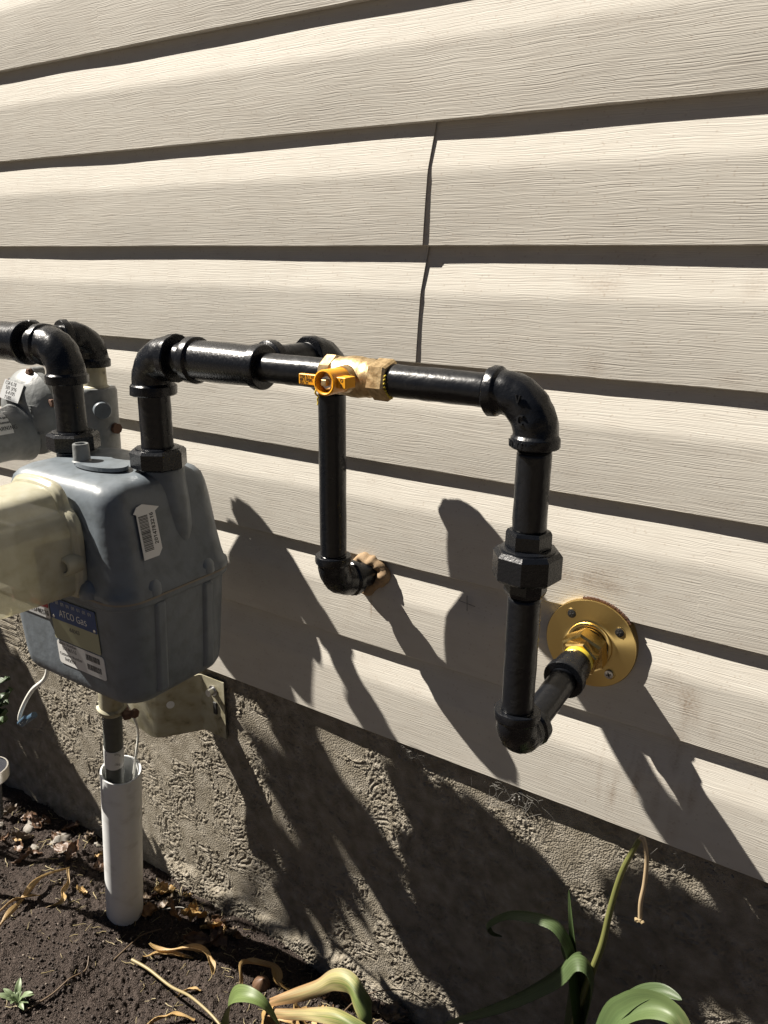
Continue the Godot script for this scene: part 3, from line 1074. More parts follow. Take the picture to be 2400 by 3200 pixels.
func build_flange() -> void:
	var c := Vector3(RX, 0.699, 0.0)
	var t := thing("brass_flange", "round polished brass wall flange with three screws where pipe meets siding", "flange", c + Vector3(0, -0.052, 0.0))
	var p := MB.new()
	p.lathe(c + Vector3(0, 0, -0.012), Vector3.BACK, [[0.0, 0.0], [0.0, 0.0508], [0.0172, 0.0515], [0.0182, 0.0508], [0.0192, 0.030], [0.0196, 0.0275], [0.0202, 0.0262], [0.0226, 0.0256], [0.0232, 0.0246], [0.0234, 0.0225]], 96)
	var pl := obj("plate", p, M.turned_brass, t)
	var cut := MB.new()
	for k in 60:
		var a := -0.25 + 1.15 * k / 60.0
		cut.box(c + Vector3(sin(a) * 0.0520, cos(a) * 0.0520, 0.0005), Vector3(0.0022, rng.randf_range(0.001, 0.003), 0.003), 0.0003, 1, Basis(Vector3.BACK, -a + rng.randf_range(-0.5, 0.5)))
	obj("swarf", cut, M.rust, t)
	for k in 3:
		var a: float = [2.22, 0.62, -0.86][k]
		var q := c + Vector3(cos(a) * 0.0385, sin(a) * 0.0385, 0.0068)
		var ring := MB.new()
		ring.lathe(q + Vector3(0, 0, -0.0012), Vector3.BACK, [[0.0, 0.0066], [0.0009, 0.0066], [0.0012, 0.0062], [0.0002, 0.0052], [0.0002, 0.0]], 24)
		obj("countersink", ring, M.brass, pl)
		screw(t, q, 0.0050, M.dark_steel if k < 2 else M.steel, 0.0001 if k < 2 else 0.0022)
	var n := MB.new()
	n.lathe(c + Vector3(0, 0, 0.0108), Vector3.BACK, [[0.0, 0.0215], [0.004, 0.0215]], 40)
	n.lathe(c + Vector3(0, -0.0016, 0.0142), Vector3(0, -0.115, 1), [[0.0, 0.0225], [0.0008, 0.0258], [0.0158, 0.0258], [0.0178, 0.0230], [0.0180, 0.018]], 6, true, 0.62)
	obj("nut", n, M.brass, t)
	var n2 := MB.new()
	n2.lathe(c + Vector3(0, -0.0036, 0.0316), Vector3(0, -0.115, 1), [[0.0, 0.0195], [0.0006, 0.0212], [0.0085, 0.0212], [0.010, 0.0192], [0.010, 0.016]], 6, true, 0.30)
	obj("nut", n2, M.brass, t)
	var co := MB.new()
	co.lathe(c + Vector3(0, -0.0047, 0.0408), Vector3(0, -0.115, 1), [[0.0, 0.0168], [0.0062, 0.0164], [0.0066, 0.014]], 36)
	obj("collar", co, M.sealant_yellow, t)

# ---------------------------------------------------------------- meter
func rrect(y: float, c: Vector3, hx: float, hz: float, r: float, per := 7) -> PackedVector3Array:
	var out := PackedVector3Array()
	for k in 4:
		var sx: float = [1, -1, -1, 1][k]
		var sz: float = [1, 1, -1, -1][k]
		for i in per:
			var a := PI / 2 * (k + float(i) / (per - 1))
			out.append(Vector3(c.x + sx * (hx - r) + cos(a) * r, y, c.z + sz * (hz - r) + sin(a) * r))
	out.append(out[0])
	return out

const MC := Vector3(-0.786, 0.603, 0.214)

func build_meter() -> void:
	var t := thing("gas_meter", "grey cast aluminium diaphragm gas meter with bulged case hanging under black pipes", "gas meter", MC)
	# lower pan
	var lo := MB.new()
	var rows: Array = [rrect(0.6045, MC, 0.0200, 0.0100, 0.0080), rrect(0.6050, MC, 0.0880, 0.0590, 0.0240), rrect(0.6062, MC, 0.0960, 0.0670, 0.0260), rrect(0.6105, MC, 0.1025, 0.0735, 0.0290), rrect(0.6180, MC, 0.1065, 0.0775, 0.0310), rrect(0.6300, MC, 0.1085, 0.0792, 0.0320)]
	for k in 5:
		var u := (k + 1) / 5.0
		rows.append(rrect(lerpf(0.63, 0.7385, u), MC, lerpf(0.1085, 0.1145, u), lerpf(0.0792, 0.0848, u), 0.032))
	lo.grid(rows, true)
	# upright ribs on the sides of the pan
	for q in [[0.107, -0.040], [0.107, 0.034], [-0.107, -0.04], [-0.107, 0.034]]:
		lo.box(MC + Vector3(q[0], 0.072, q[1]), Vector3(0.015, 0.118, 0.018), 0.006, 2, Basis(Vector3.BACK, -0.05 * signf(q[0])))
	for q in [[-0.055, 0.078], [0.060, 0.078]]:
		lo.box(MC + Vector3(q[0], 0.122, q[1]), Vector3(0.020, 0.018, 0.012), 0.005, 2)
	obj("lower_case", lo, M.meter_grey, t)
	# seam with gasket
	var g := MB.new()
	g.grid([rrect(0.7405, MC, 0.1188, 0.0892, 0.0340), rrect(0.7432, MC, 0.1190, 0.0894, 0.0340)], true)
	obj("gasket", g, M.gasket, t)
	var rim := MB.new()
	rim.grid([rrect(0.7325, MC, 0.1140, 0.0842, 0.0320), rrect(0.7340, MC, 0.1175, 0.0880, 0.0340), rrect(0.7355, MC, 0.1185, 0.0890, 0.0340), rrect(0.7405, MC, 0.1185, 0.0890, 0.0340)], true)
	obj("lower_rim", rim, M.meter_grey, t)
	# upper case
	var up := MB.new()
	rows = []
	var prof := [[0.7432, 0.1185, 0.0890, 0.030], [0.7500, 0.1182, 0.0887, 0.030], [0.7520, 0.1160, 0.0865, 0.030], [0.765, 0.1125, 0.0848, 0.030], [0.785, 0.1085, 0.0832, 0.030], [0.81, 0.1040, 0.0815, 0.029], [0.832, 0.1000, 0.0800, 0.028], [0.848, 0.0965, 0.0780, 0.027], [0.858, 0.0930, 0.0750, 0.025], [0.8645, 0.0875, 0.0700, 0.024], [0.8685, 0.0805, 0.0630, 0.023], [0.8705, 0.0700, 0.0530, 0.022], [0.8712, 0.030, 0.020, 0.012], [0.8714, 0.002, 0.002, 0.001]]
	for q in prof:
		rows.append(rrect(q[0], MC, q[1], q[2], q[3]))
	up.grid(rows, true)
	# columns under the two spuds, flaring down the flank
	for sx in [-1.0, 1.0]:
		var p := PackedVector3Array()
		var tg := PackedVector3Array()
		var rr := PackedFloat32Array()
		for q in [[0.768, 0.006], [0.778, 0.0145], [0.790, 0.0200], [0.806, 0.0232], [0.830, 0.0245], [0.858, 0.0245], [0.8700, 0.0245], [0.8725, 0.0236], [0.8735, 0.018]]:
			p.append(Vector3(-0.78875 + sx * (0.07725 + 0.16 * (0.8735 - q[0])), q[0], 0.196))
			tg.append(Vector3.UP)
			rr.append(q[1])
		up.sweep(p, tg, rr, 28)
	# bolt bosses along the seam
	for q in [[0.1065, -0.042], [0.1065, 0.040], [-0.1065, -0.042], [-0.1065, 0.040], [0.060, 0.082], [-0.06, 0.082]]:
		up.lathe(MC + Vector3(q[0], 0.1405, q[1]), Vector3.UP, [[0.0, 0.0], [0.0, 0.0138], [0.006, 0.0136], [0.0115, 0.0122], [0.0160, 0.0092], [0.0188, 0.0050], [0.0196, 0.0]], 24)
	# front flank webs
	for sx in [-1.0, 1.0]:
		up.box(MC + Vector3(sx * 0.1035, 0.178, -0.020), Vector3(0.010, 0.085, 0.005), 0.002, 1, Basis(Vector3.BACK, sx * 0.20) * Basis(Vector3.RIGHT, 0.30))
	obj("upper_case", up, M.meter_grey, t)
	# badge cover with its post on top
	var cov := MB.new()
	var ol := PackedVector2Array()
	for k in 40:
		var a := TAU * k / 40.0
		ol.append(Vector2(cos(a) * 0.041, sin(a) * 0.021))
	cov.plate(ol, 0.0045, Transform3D(Basis(Vector3(1, 0, 0), Vector3(0, 0, -1), Vector3(0, 1, 0)), Vector3(-0.772, 0.8725, 0.2335)))
	var cn := obj("top_cover", cov, M.meter_grey, t)
	var post := MB.new()
	post.lathe(Vector3(-0.797, 0.8765, 0.2400), Vector3.UP, [[0.0, 0.0115], [0.001, 0.0098], [0.0195, 0.0092], [0.0205, 0.0085], [0.0205, 0.0062], [0.012, 0.006], [0.012, 0.0]], 28)
	obj("post", post, M.regulator_grey, cn)
	var seal := MB.new()
	seal.lathe(Vector3(-0.7405, 0.871, 0.1800), Vector3.UP, [[0.0, 0.009], [0.022, 0.0088], [0.023, 0.008], [0.023, 0.0]], 20)
	obj("seal_cup", seal, M.meter_grey, t)
	# plates and stickers
	var tilt := Basis(Vector3.RIGHT, 0.05)
	var face := func(x: float, y: float, lift := 0.0) -> Vector3:
		return Vector3(x, y, MC.z + 0.0848 - (0.7385 - y) * 0.052 + 0.0006 + lift)
	var add_plate := func(called: String, x0: float, x1: float, y0: float, y1: float, r: float, m: Material, lift: float, par: Node3D) -> MeshInstance3D:
		var pb := MB.new()
		var o2 := PackedVector2Array()
		var hw := (x1 - x0) * 0.5
		var hh := (y1 - y0) * 0.5
		for k in 4:
			for i in 5:
				var a := PI / 2 * (k + i / 4.0)
				o2.append(Vector2([1, -1, -1, 1][k] * (hw - r) + cos(a) * r, [1, 1, -1, -1][k] * (hh - r) + sin(a) * r))
		pb.plate(o2, 0.0006, Transform3D(tilt, face.call((x0 + x1) * 0.5, (y0 + y1) * 0.5, lift)))
		return obj(called, pb, m, par)
	# serial plate
	var sp: MeshInstance3D = add_plate.call("serial_plate", -0.872, -0.8075, 0.6935, 0.7300, 0.003, M.plate_silver, 0.0, t)
	sp.set_meta("label", "silver and red serial plate")
	add_plate.call("red_panel", -0.846, -0.8085, 0.708, 0.7295, 0.001, M.plate_red, 0.0005, sp)
	add_plate.call("red_panel", -0.8705, -0.853, 0.7075, 0.7135, 0.001, M.plate_red, 0.0005, sp)
	letters(sp, "9/14", face.call(-0.870, 0.7020, 0.0008), tilt, 0.0060, M.print_black)
	letters(sp, "T5746516", face.call(-0.845, 0.7000, 0.0008), tilt, 0.0058, M.print_black)
	letters(sp, "METERS", face.call(-0.838, 0.7185, 0.0012), tilt, 0.0050, M.print_white)
	# supplier plate
	var ap: MeshInstance3D = add_plate.call("supplier_plate", -0.8045, -0.7205, 0.6705, 0.7255, 0.003, M.plate_olive, 0.0, t)
	ap.set_meta("label", "blue and olive supplier name plate")
	add_plate.call("blue_panel", -0.8043, -0.7207, 0.6975, 0.7254, 0.001, M.plate_blue, 0.0004, ap)
	for k in 8:
		letters(ap, "01", face.call(-0.8018 + 0.0098 * k, 0.7200, 0.0011), tilt, 0.0040, M.plate_silver, 0.0002)
	letters(ap, "ATCO Gas", face.call(-0.7880, 0.7070, 0.0011), tilt, 0.0082, M.print_white, 0.0002)
	letters(ap, "44043", face.call(-0.774, 0.6890, 0.0008), tilt, 0.0050, M.print_grey, 0.0003)
	for x in [-0.7995, -0.7255]:
		var rv := MB.new()
		rv.lathe(face.call(x, 0.7005, 0.0006), Vector3.BACK, [[0.0, 0.0024], [0.0008, 0.0020], [0.0012, 0.0]], 12)
		obj("rivet", rv, M.steel, ap)
	var rv2 := MB.new()
	rv2.lathe(face.call(-0.8675, 0.7195, 0.0006), Vector3.BACK, [[0.0, 0.0024], [0.0008, 0.0020], [0.0012, 0.0]], 12)
	obj("rivet", rv2, M.steel, sp)
	# customer sticker
	var cs: MeshInstance3D = add_plate.call("customer_sticker", -0.8035, -0.7175, 0.6375, 0.6685, 0.004, M.sticker_white, -0.0003, t)
	cs.set_meta("label", "white paper customer number sticker with bar codes")
	letters(cs, "Meter Number", face.call(-0.800, 0.6655, 0.0004), tilt, 0.0036, M.print_black, 0.0001)
	letters(cs, "T6746516", face.call(-0.795, 0.6592, 0.0004), tilt, 0.0044, M.print_black, 0.0001)
	letters(cs, "Customer Number", face.call(-0.801, 0.6510, 0.0004), tilt, 0.0036, M.print_black, 0.0001)
	letters(cs, "R49094", face.call(-0.793, 0.6445, 0.0004), tilt, 0.0044, M.print_black, 0.0001)
	for row in 2:
		var bars := MB.new()
		var bx := -0.7500
		while bx < -0.7250:
			var wd := rng.randf_range(0.0003, 0.0009)
			bars.box(face.call(bx, 0.6605 - 0.0125 * row, 0.0004), Vector3(wd, 0.0075, 0.0002), 0.00005, 1, tilt)
			bx += wd + rng.randf_range(0.0004, 0.0008)
		obj("bar_code", bars, M.print_black, cs)
	# bar code sticker on the flank
	var fb := Basis(Vector3.UP, PI / 2) * Basis(Vector3.RIGHT, -0.19)
	var at := Vector3(-0.6800, 0.8150, 0.2500)
	var xf := Transform3D(fb, at)
	var bs := MB.new()
	bs.plate(PackedVector2Array([Vector2(-0.0125, -0.030), Vector2(0.0085, -0.030), Vector2(0.0145, -0.023), Vector2(0.0150, 0.020), Vector2(0.0215, 0.0235), Vector2(-0.0005, 0.031), Vector2(-0.0090, 0.029), Vector2(-0.0145, 0.0225), Vector2(-0.0110, 0.021)]), 0.0005, xf)
	var bn := obj("bar_code_sticker", bs, M.sticker_white, t)
	bn.set_meta("label", "torn white bar code sticker on the dark flank")
	var br := MB.new()
	var by := -0.021
	while by < 0.019:
		var wd := rng.randf_range(0.0003, 0.0011)
		br.box(xf * Vector3(-0.0030, by, 0.0007), Vector3(0.0125, wd, 0.0002), 0.00005, 1, fb)
		by += wd + rng.randf_range(0.0004, 0.0009)
	obj("bar_code", br, M.print_black, bn)
	letters(bn, "2014783216", xf * Vector3(0.0088, -0.0165, 0.0006), fb * Basis(Vector3.BACK, PI / 2), 0.0047, M.print_black, 0.0002, true)
	# reset knob under the index
	var kn := MB.new()
	kn.lathe(Vector3(-0.833, 0.7330, 0.315), Vector3.DOWN, [[0.0, 0.0], [0.0, 0.0095], [0.007, 0.0095], [0.008, 0.0105], [0.014, 0.0105], [0.014, 0.0]], 24)
	obj("knob", kn, M.knob_clear, t)
	# translucent index cover
	build_index(t)

func index_ring(z: float, grow: float, top := 0.0) -> PackedVector3Array:
	var c := Vector2(-0.795, 0.0)
	var half: Array = [[0.0, 0.750], [0.050, 0.750], [0.058, 0.7535], [0.0618, 0.762], [0.0625, 0.790], [0.0615, 0.822], [0.0585, 0.834], [0.0530, 0.8415], [0.0470, 0.8455], [0.0440, 0.8500], [0.0420, 0.8570], [0.0370, 0.8645], [0.0280, 0.8695], [0.0140, 0.8715], [0.0, 0.872]]
	var out := PackedVector3Array()
	var full: Array = []
	for q in half:
		full.append(q)
	for k in range(half.size() - 2, 0, -1):
		full.append([-half[k][0], half[k][1]])
	full.append(half[0])
	var soft := smooth(full.map(func(q): return Vector3(q[0], q[1], 0.0)), 3)
	soft.pop_back()
	full = soft.map(func(q): return [q.x, q.y])
	for q in full:
		var d := Vector2(q[0], (q[1] - 0.81))
		d += d.normalized() * grow
		out.append(Vector3(c.x + d.x, 0.804 + d.y + (top if q[1] > 0.846 else 0.0), z))
	out.append(out[0])
	return out

func build_index(t: Node3D) -> void:
	var ix := MB.new()
	var body: Array = [index_ring(0.295, 0.0), index_ring(0.308, -0.001)]
	for k in 6:
		body.append(index_ring(lerpf(0.31, 0.398, k / 5.0), -0.001 - 0.003 * k / 5.0))
	body.append(index_ring(0.402, -0.0055))
	body.append(index_ring(0.4045, -0.009))
	ix.grid(body, true)
	var cap: Array = [index_ring(0.4045, -0.009), index_ring(0.405, -0.03), index_ring(0.405, -0.05)]
	ix.grid(cap, true)
	var o := obj("index_cover", ix, M.index_plastic, t)
	o.set_meta("label", "yellowed translucent plastic index box on the front")
	var fl := MB.new()
	fl.grid([index_ring(0.2975, 0.0), index_ring(0.2975, 0.0050), index_ring(0.299, 0.0062), index_ring(0.3035, 0.0062), index_ring(0.305, 0.0050), index_ring(0.3055, 0.0035), index_ring(0.3075, 0.0030), index_ring(0.309, 0.0015), index_ring(0.310, -0.002)], true)
	obj("flange", fl, M.index_plastic, o)
	var reg := MB.new()
	reg.box(Vector3(-0.795, 0.800, 0.330), Vector3(0.085, 0.075, 0.06), 0.004, 2)
	obj("register", reg, M.print_grey, o)
	var lug := MB.new()
	lug.lathe(Vector3(-0.735, 0.7845, 0.304), Vector3(0.12, -0.02, 1), [[0.0, 0.0], [0.0, 0.0115], [0.018, 0.0108], [0.0195, 0.0098], [0.0195, 0.0066], [0.008, 0.006], [0.008, 0.0]], 28)
	obj("screw_lug", lug, M.index_plastic, o)
	var hole := MB.new()
	hole.lathe(Vector3(-0.7328, 0.7842, 0.316), Vector3(0.12, -0.02, 1), [[0.0, 0.0058], [0.0008, 0.0058], [0.0008, 0.0]], 20)
	obj("lug_screw", hole, M.dark_steel, o)

func build_regulator() -> void:
	var t := thing("gas_regulator", "pale grey round gas regulator beside the meter at left edge", "regulator", Vector3(-1.04, 0.82, 0.09))
	var c := Vector3(-1.082, 0.884, 0.112)
	var b := MB.new()
	b.lathe(c + Vector3(0, 0, -0.028), Vector3.BACK, [[0.0, 0.0], [0.0, 0.040], [0.010, 0.054], [0.018, 0.059], [0.019, 0.0625], [0.023, 0.063]], 48)
	b.rod(c + Vector3(0.03, 0.0, -0.02), Vector3(-0.962, 0.872, 0.088), 0.022, 24)
	b.lathe(Vector3(-0.962, 0.828, 0.088), Vector3.UP, [[0.0, 0.0], [0.0, 0.024], [0.004, 0.027], [0.096, 0.0285], [0.101, 0.0265], [0.102, 0.0], [0.102, 0.0]], 32)
	obj("body", b, M.regulator_grey, t)
	var cap := MB.new()
	cap.lathe(Vector3(-0.940, 0.902, 0.098), Vector3(1, -0.1, 0.6), [[0.0, 0.0], [0.0, 0.0125], [0.010, 0.0122], [0.0115, 0.011], [0.0115, 0.0]], 24)
	obj("vent_cap", cap, M.meter_grey, t)
	var plug := MB.new()
	plug.lathe(Vector3(-0.940, 0.873, 0.082), Vector3(1, 0, 0.1), [[0.0, 0.0], [0.0, 0.008], [0.012, 0.0075], [0.012, 0.0]], 8)
	obj("plug", plug, M.rust, t)
	var lid := MB.new()
	lid.lathe(c + Vector3(0, 0, -0.0045), Vector3.BACK, [[0.0, 0.0632], [0.006, 0.0630], [0.0085, 0.0605], [0.014, 0.0570], [0.022, 0.0500], [0.027, 0.0400], [0.029, 0.030], [0.029, 0.0]], 48)
	var ln := obj("diaphragm_cover", lid, M.regulator_grey, t)
	for k in 6:
		var a := TAU * (k + 0.32) / 6.0
		var bo := MB.new()
		var q := c + Vector3(cos(a) * 0.0605, sin(a) * 0.0605, -0.016)
		bo.lathe(q, Vector3.BACK, [[0.0, 0.0], [0.0, 0.0075], [0.017, 0.0075], [0.0175, 0.0062]], 12)
		obj("bolt_lug", bo, M.regulator_grey, ln)
		var bh := MB.new()
		bh.lathe(q + Vector3(0, 0, 0.0165), Vector3.BACK, [[0.0, 0.0062], [0.006, 0.0062], [0.0075, 0.005], [0.0078, 0.0]], 6, true)
		obj("bolt", bh, M.rust, ln)
	# approval plate
	var pf := Basis(Vector3.RIGHT, -0.42) * Basis(Vector3.BACK, -0.1)
	var pa := c + Vector3(-0.006, 0.0335, 0.0245)
	var pm := MB.new()
	pm.plate(PackedVector2Array([Vector2(-0.024, -0.014), Vector2(0.024, -0.014), Vector2(0.024, 0.014), Vector2(-0.024, 0.014)]), 0.0008, Transform3D(pf, pa))
	var pn := obj("approval_plate", pm, M.plate_silver, ln)
	var ln2 := ["CSA 6.18", "501 3/16", "6-4 F05", "11/05"]
	for k in 4:
		letters(ln, ln2[k], pa + pf * Vector3(-0.020 + 0.004 * minf(k, 2), 0.0100 - 0.0068 * k, 0.001), pf, 0.0050, M.print_black, 0.0002)
	letters(ln, "ACTARIS", c + Vector3(0.0345, 0.018, 0.0228), Basis(Vector3.UP, 0.55) * Basis(Vector3.BACK, -1.35), 0.0085, M.regulator_grey, 0.0035)
	# spring tower
	var tw := MB.new()
	tw.lathe(c + Vector3(-0.004, -0.026, 0.018), Vector3(0, -0.06, 1), [[0.0, 0.044], [0.012, 0.041], [0.020, 0.0385], [0.028, 0.037], [0.085, 0.0345], [0.088, 0.036], [0.100, 0.036], [0.102, 0.034], [0.102, 0.0]], 40)
	var tn := obj("spring_tower", tw, M.regulator_grey, t)
	# warning sticker bent round the tower
	var st := MB.new()
	var rows: Array = []
	for i in 2:
		var r := PackedVector3Array()
		for k in 13:
			var a := 0.25 + 1.0 * k / 12.0
			r.append(c + Vector3(-0.004 + cos(a) * 0.0366, -0.0275 + sin(a) * 0.0366, 0.052 + 0.028 * i))
		rows.append(r)
	st.grid(rows)
	obj("warning_sticker", st, M.sticker_white, tn, false)
	for k in 3:
		var a := 0.95 - 0.24 * k
		letters(tn, ["may vent gas", "read manual", "WARNING"][k], c + Vector3(-0.004 + cos(a) * 0.0370, -0.0275 + sin(a) * 0.0370, 0.080), Basis(Vector3(0, 0, -1), Vector3(-sin(a), cos(a), 0), Vector3(cos(a), sin(a), 0)), 0.0035 if k < 2 else 0.0055, M.print_black, 0.0003)

# ---------------------------------------------------------------- below the meter
func build_riser() -> void:
	var foot := Vector3(-1.013, -0.03, 0.0965)
	var head := Vector3(-0.932, 0.341, 0.132)
	var ax := (head - foot).normalized()
	var l := (head - foot).length()
	var t := thing("pvc_sleeve", "white plastic sleeve pipe standing in the soil round the gas riser", "plastic pipe", foot + Vector3(0, 0.03, 0))
	var s := MB.new()
	s.lathe(foot, ax, [[0.0, 0.0312], [l * 0.25, 0.0312], [l * 0.5, 0.0312], [l * 0.75, 0.0312], [l - 0.001, 0.0312], [l, 0.0304], [l, 0.0286], [l - 0.001, 0.0280], [l * 0.4, 0.0280]], 48)
	obj("sleeve", s, M.pvc_white, t, false)
	var g := thing("gas_riser", "dark green steel gas riser with paper label rising from white sleeve", "gas riser", Vector3(-0.968, 0.2, 0.118))
	var a := foot + ax * 0.20 + Vector3(-0.008, 0, 0.004)
	var b := Vector3(-0.900, 0.476, 0.160)
	var c := Vector3(-0.872, 0.565, 0.178)
	var p := MB.new()
	p.lathe(a, b - a, [[0.0, 0.0], [0.0, 0.0142], [(b - a).length(), 0.0142], [(b - a).length(), 0.0]], 28)
	obj("pipe", p, M.riser_green, g)
	var q := MB.new()
	var d := (b - a).normalized()
	q.lathe(a + d * 0.205, d, [[0.0, 0.0143], [0.0, 0.0148], [0.038, 0.0148], [0.038, 0.0143]], 28)
	var ql := obj("paper_label", q, M.sticker_white, g)
	for k in 3:
		letters(ql, ["gas piping", "8 psi", "inspected"][k], a + d * (0.236 - 0.011 * k) + Vector3(0.001, 0, 0.0149), Basis(Vector3.UP, 0.5), 0.0036, M.print_grey, 0.0002)
	var st := MB.new()
	st.lathe(b - d * 0.004, d, [[0.0, 0.0], [0.0, 0.0190], [0.004, 0.0215], [0.009, 0.0215], [0.012, 0.018], [0.10, 0.0175], [0.10, 0.0]], 28)
	obj("stop_valve", st, M.galvanised, g)
	# clamp and bolt holding the riser to the bracket
	var cl := MB.new()
	cl.box(Vector3(-0.893, 0.470, 0.145), Vector3(0.06, 0.010, 0.012), 0.003, 2, Basis(Vector3.UP, -0.5))
	cl.rod(Vector3(-0.905, 0.468, 0.158), Vector3(-0.862, 0.474, 0.150), 0.0035, 10)
	cl.lathe(Vector3(-0.866, 0.473, 0.150), Vector3(1, 0.1, -0.1), [[0.0, 0.0], [0.0, 0.007], [0.006, 0.007], [0.006, 0.0]], 6, true)
	obj("clamp", cl, M.rust, g)
	# bracket folded from one strip
	var br := thing("meter_bracket", "dull yellowish galvanised folded bracket behind the riser, fixed to the foundation", "bracket", Vector3(-0.866, 0.36, -0.008))
	var path := [Vector3(-0.838, 0, -0.006), Vector3(-0.886, 0, -0.006), Vector3(-0.8915, 0, -0.003), Vector3(-0.8945, 0, 0.004), Vector3(-0.930, 0, 0.052), Vector3(-0.936, 0, 0.056), Vector3(-0.944, 0, 0.058), Vector3(-0.998, 0, 0.060)]
	var rows: Array = []
	for side in 2:
		for e in 2:
			var row := PackedVector3Array()
			for i in path.size():
				var tg: Vector3 = path[mini(i + 1, path.size() - 1)] - path[maxi(i - 1, 0)]
				var nrm := Vector3(tg.z, 0, -tg.x).normalized() * (0.0016 if side == 0 else -0.0016)
				var yy := 0.357 if e == side else 0.459
				if i == path.size() - 1:
					yy = 0.372 if e == side else 0.459
				row.append(path[i] + nrm + Vector3(0, yy, 0))
			rows.append(row)
	var bm := MB.new()
	bm.grid([rows[0], rows[1]])
	bm.grid([rows[1], rows[2]])
	bm.grid([rows[2], rows[3]])
	bm.grid([rows[3], rows[0]])
	var strip := obj("strip", bm, M.galvanised, br, false)
	var hl := MB.new()
	hl.lathe(Vector3(-0.9175, 0.414, 0.0375), Vector3(1, 0, 0.74), [[0.0, 0.0065], [0.0006, 0.0065], [0.0006, 0.0]], 20)
	obj("hole", hl, M.sticker_white, strip)
	var ab := MB.new()
	ab.lathe(Vector3(-0.862, 0.438, -0.005), Vector3.BACK, [[0.0, 0.009], [0.002, 0.009], [0.002, 0.006], [0.012, 0.006], [0.012, 0.0]], 12)
	obj("anchor_bolt", ab, M.steel, br)
	var ab2 := MB.new()
	ab2.box(Vector3(-0.858, 0.408, -0.003), Vector3(0.008, 0.022, 0.003), 0.003, 2)
	obj("slot", ab2, M.print_black, br)
	# tracer wires
	var w := MB.new()
	w.wire(smooth([Vector3(-0.96, 0.612, 0.19), Vector3(-0.978, 0.56, 0.198), Vector3(-0.991, 0.516, 0.200), Vector3(-1.031, 0.481, 0.200), Vector3(-1.062, 0.443, 0.200), Vector3(-1.0775, 0.415, 0.200), Vector3(-1.066, 0.411, 0.200)], 6), 0.0032, 10)
	var wt := thing("tracer_wire", "pale loop of wire with blue crimp hanging below the meter's left side", "wire", Vector3(-1.0775, 0.41, 0.2))
	obj("wire", w, M.cable_white, wt)
	var cr := MB.new()
	cr.rod(Vector3(-1.072, 0.409, 0.201), Vector3(-1.030, 0.440, 0.203), 0.0048, 14)
	cr.rod(Vector3(-1.070, 0.413, 0.206), Vector3(-1.048, 0.432, 0.207), 0.0032, 10)
	obj("crimp", cr, M.crimp_blue, wt)
	var w2 := MB.new()
	w2.wire(smooth([Vector3(-0.900, 0.47, 0.135), Vector3(-0.904, 0.43, 0.118), Vector3(-0.924, 0.391, 0.100), Vector3(-0.927, 0.360, 0.104), Vector3(-0.933, 0.318, 0.109), Vector3(-0.94, 0.27, 0.115)], 6), 0.0019, 10)
	single("riser_wire", w2, M.cable_white, Vector3(-0.94, 0.27, 0.115), "thin pale wire running down into the white sleeve pipe", "wire")

func build_solar_light() -> void:
	var c := Vector3(-1.190, -0.090, 0.2)
	var t := thing("solar_light", "small round stainless solar garden light cut by the left edge", "garden light", c)
	var cap := MB.new()
	cap.lathe(c + Vector3(0, 0.352, 0), Vector3(0.05, 1, 0.03), [[0.0, 0.0], [0.0, 0.0275], [0.002, 0.029], [0.021, 0.030], [0.0225, 0.0292], [0.0225, 0.027]], 40)
	obj("cap", cap, M.nickel, t)
	var cell := MB.new()
	cell.lathe(c + Vector3(0.001, 0.3725, 0.0006), Vector3(0.05, 1, 0.03), [[0.0, 0.0280], [0.0005, 0.0275], [0.0005, 0.0]], 40)
	obj("solar_panel", cell, M.solar_cell, t)
	var lens := MB.new()
	lens.lathe(c + Vector3(0, 0.275, 0), Vector3.UP, [[0.0, 0.0], [0.0, 0.010], [0.08, 0.016], [0.08, 0.0]], 28)
	obj("lens", lens, M.dark_steel, t)
	var stake := MB.new()
	stake.rod(c + Vector3(-0.10, 0.06, 0.02), c + Vector3(0, 0.28, 0), 0.006, 14)
	obj("stake", stake, M.nickel, t)

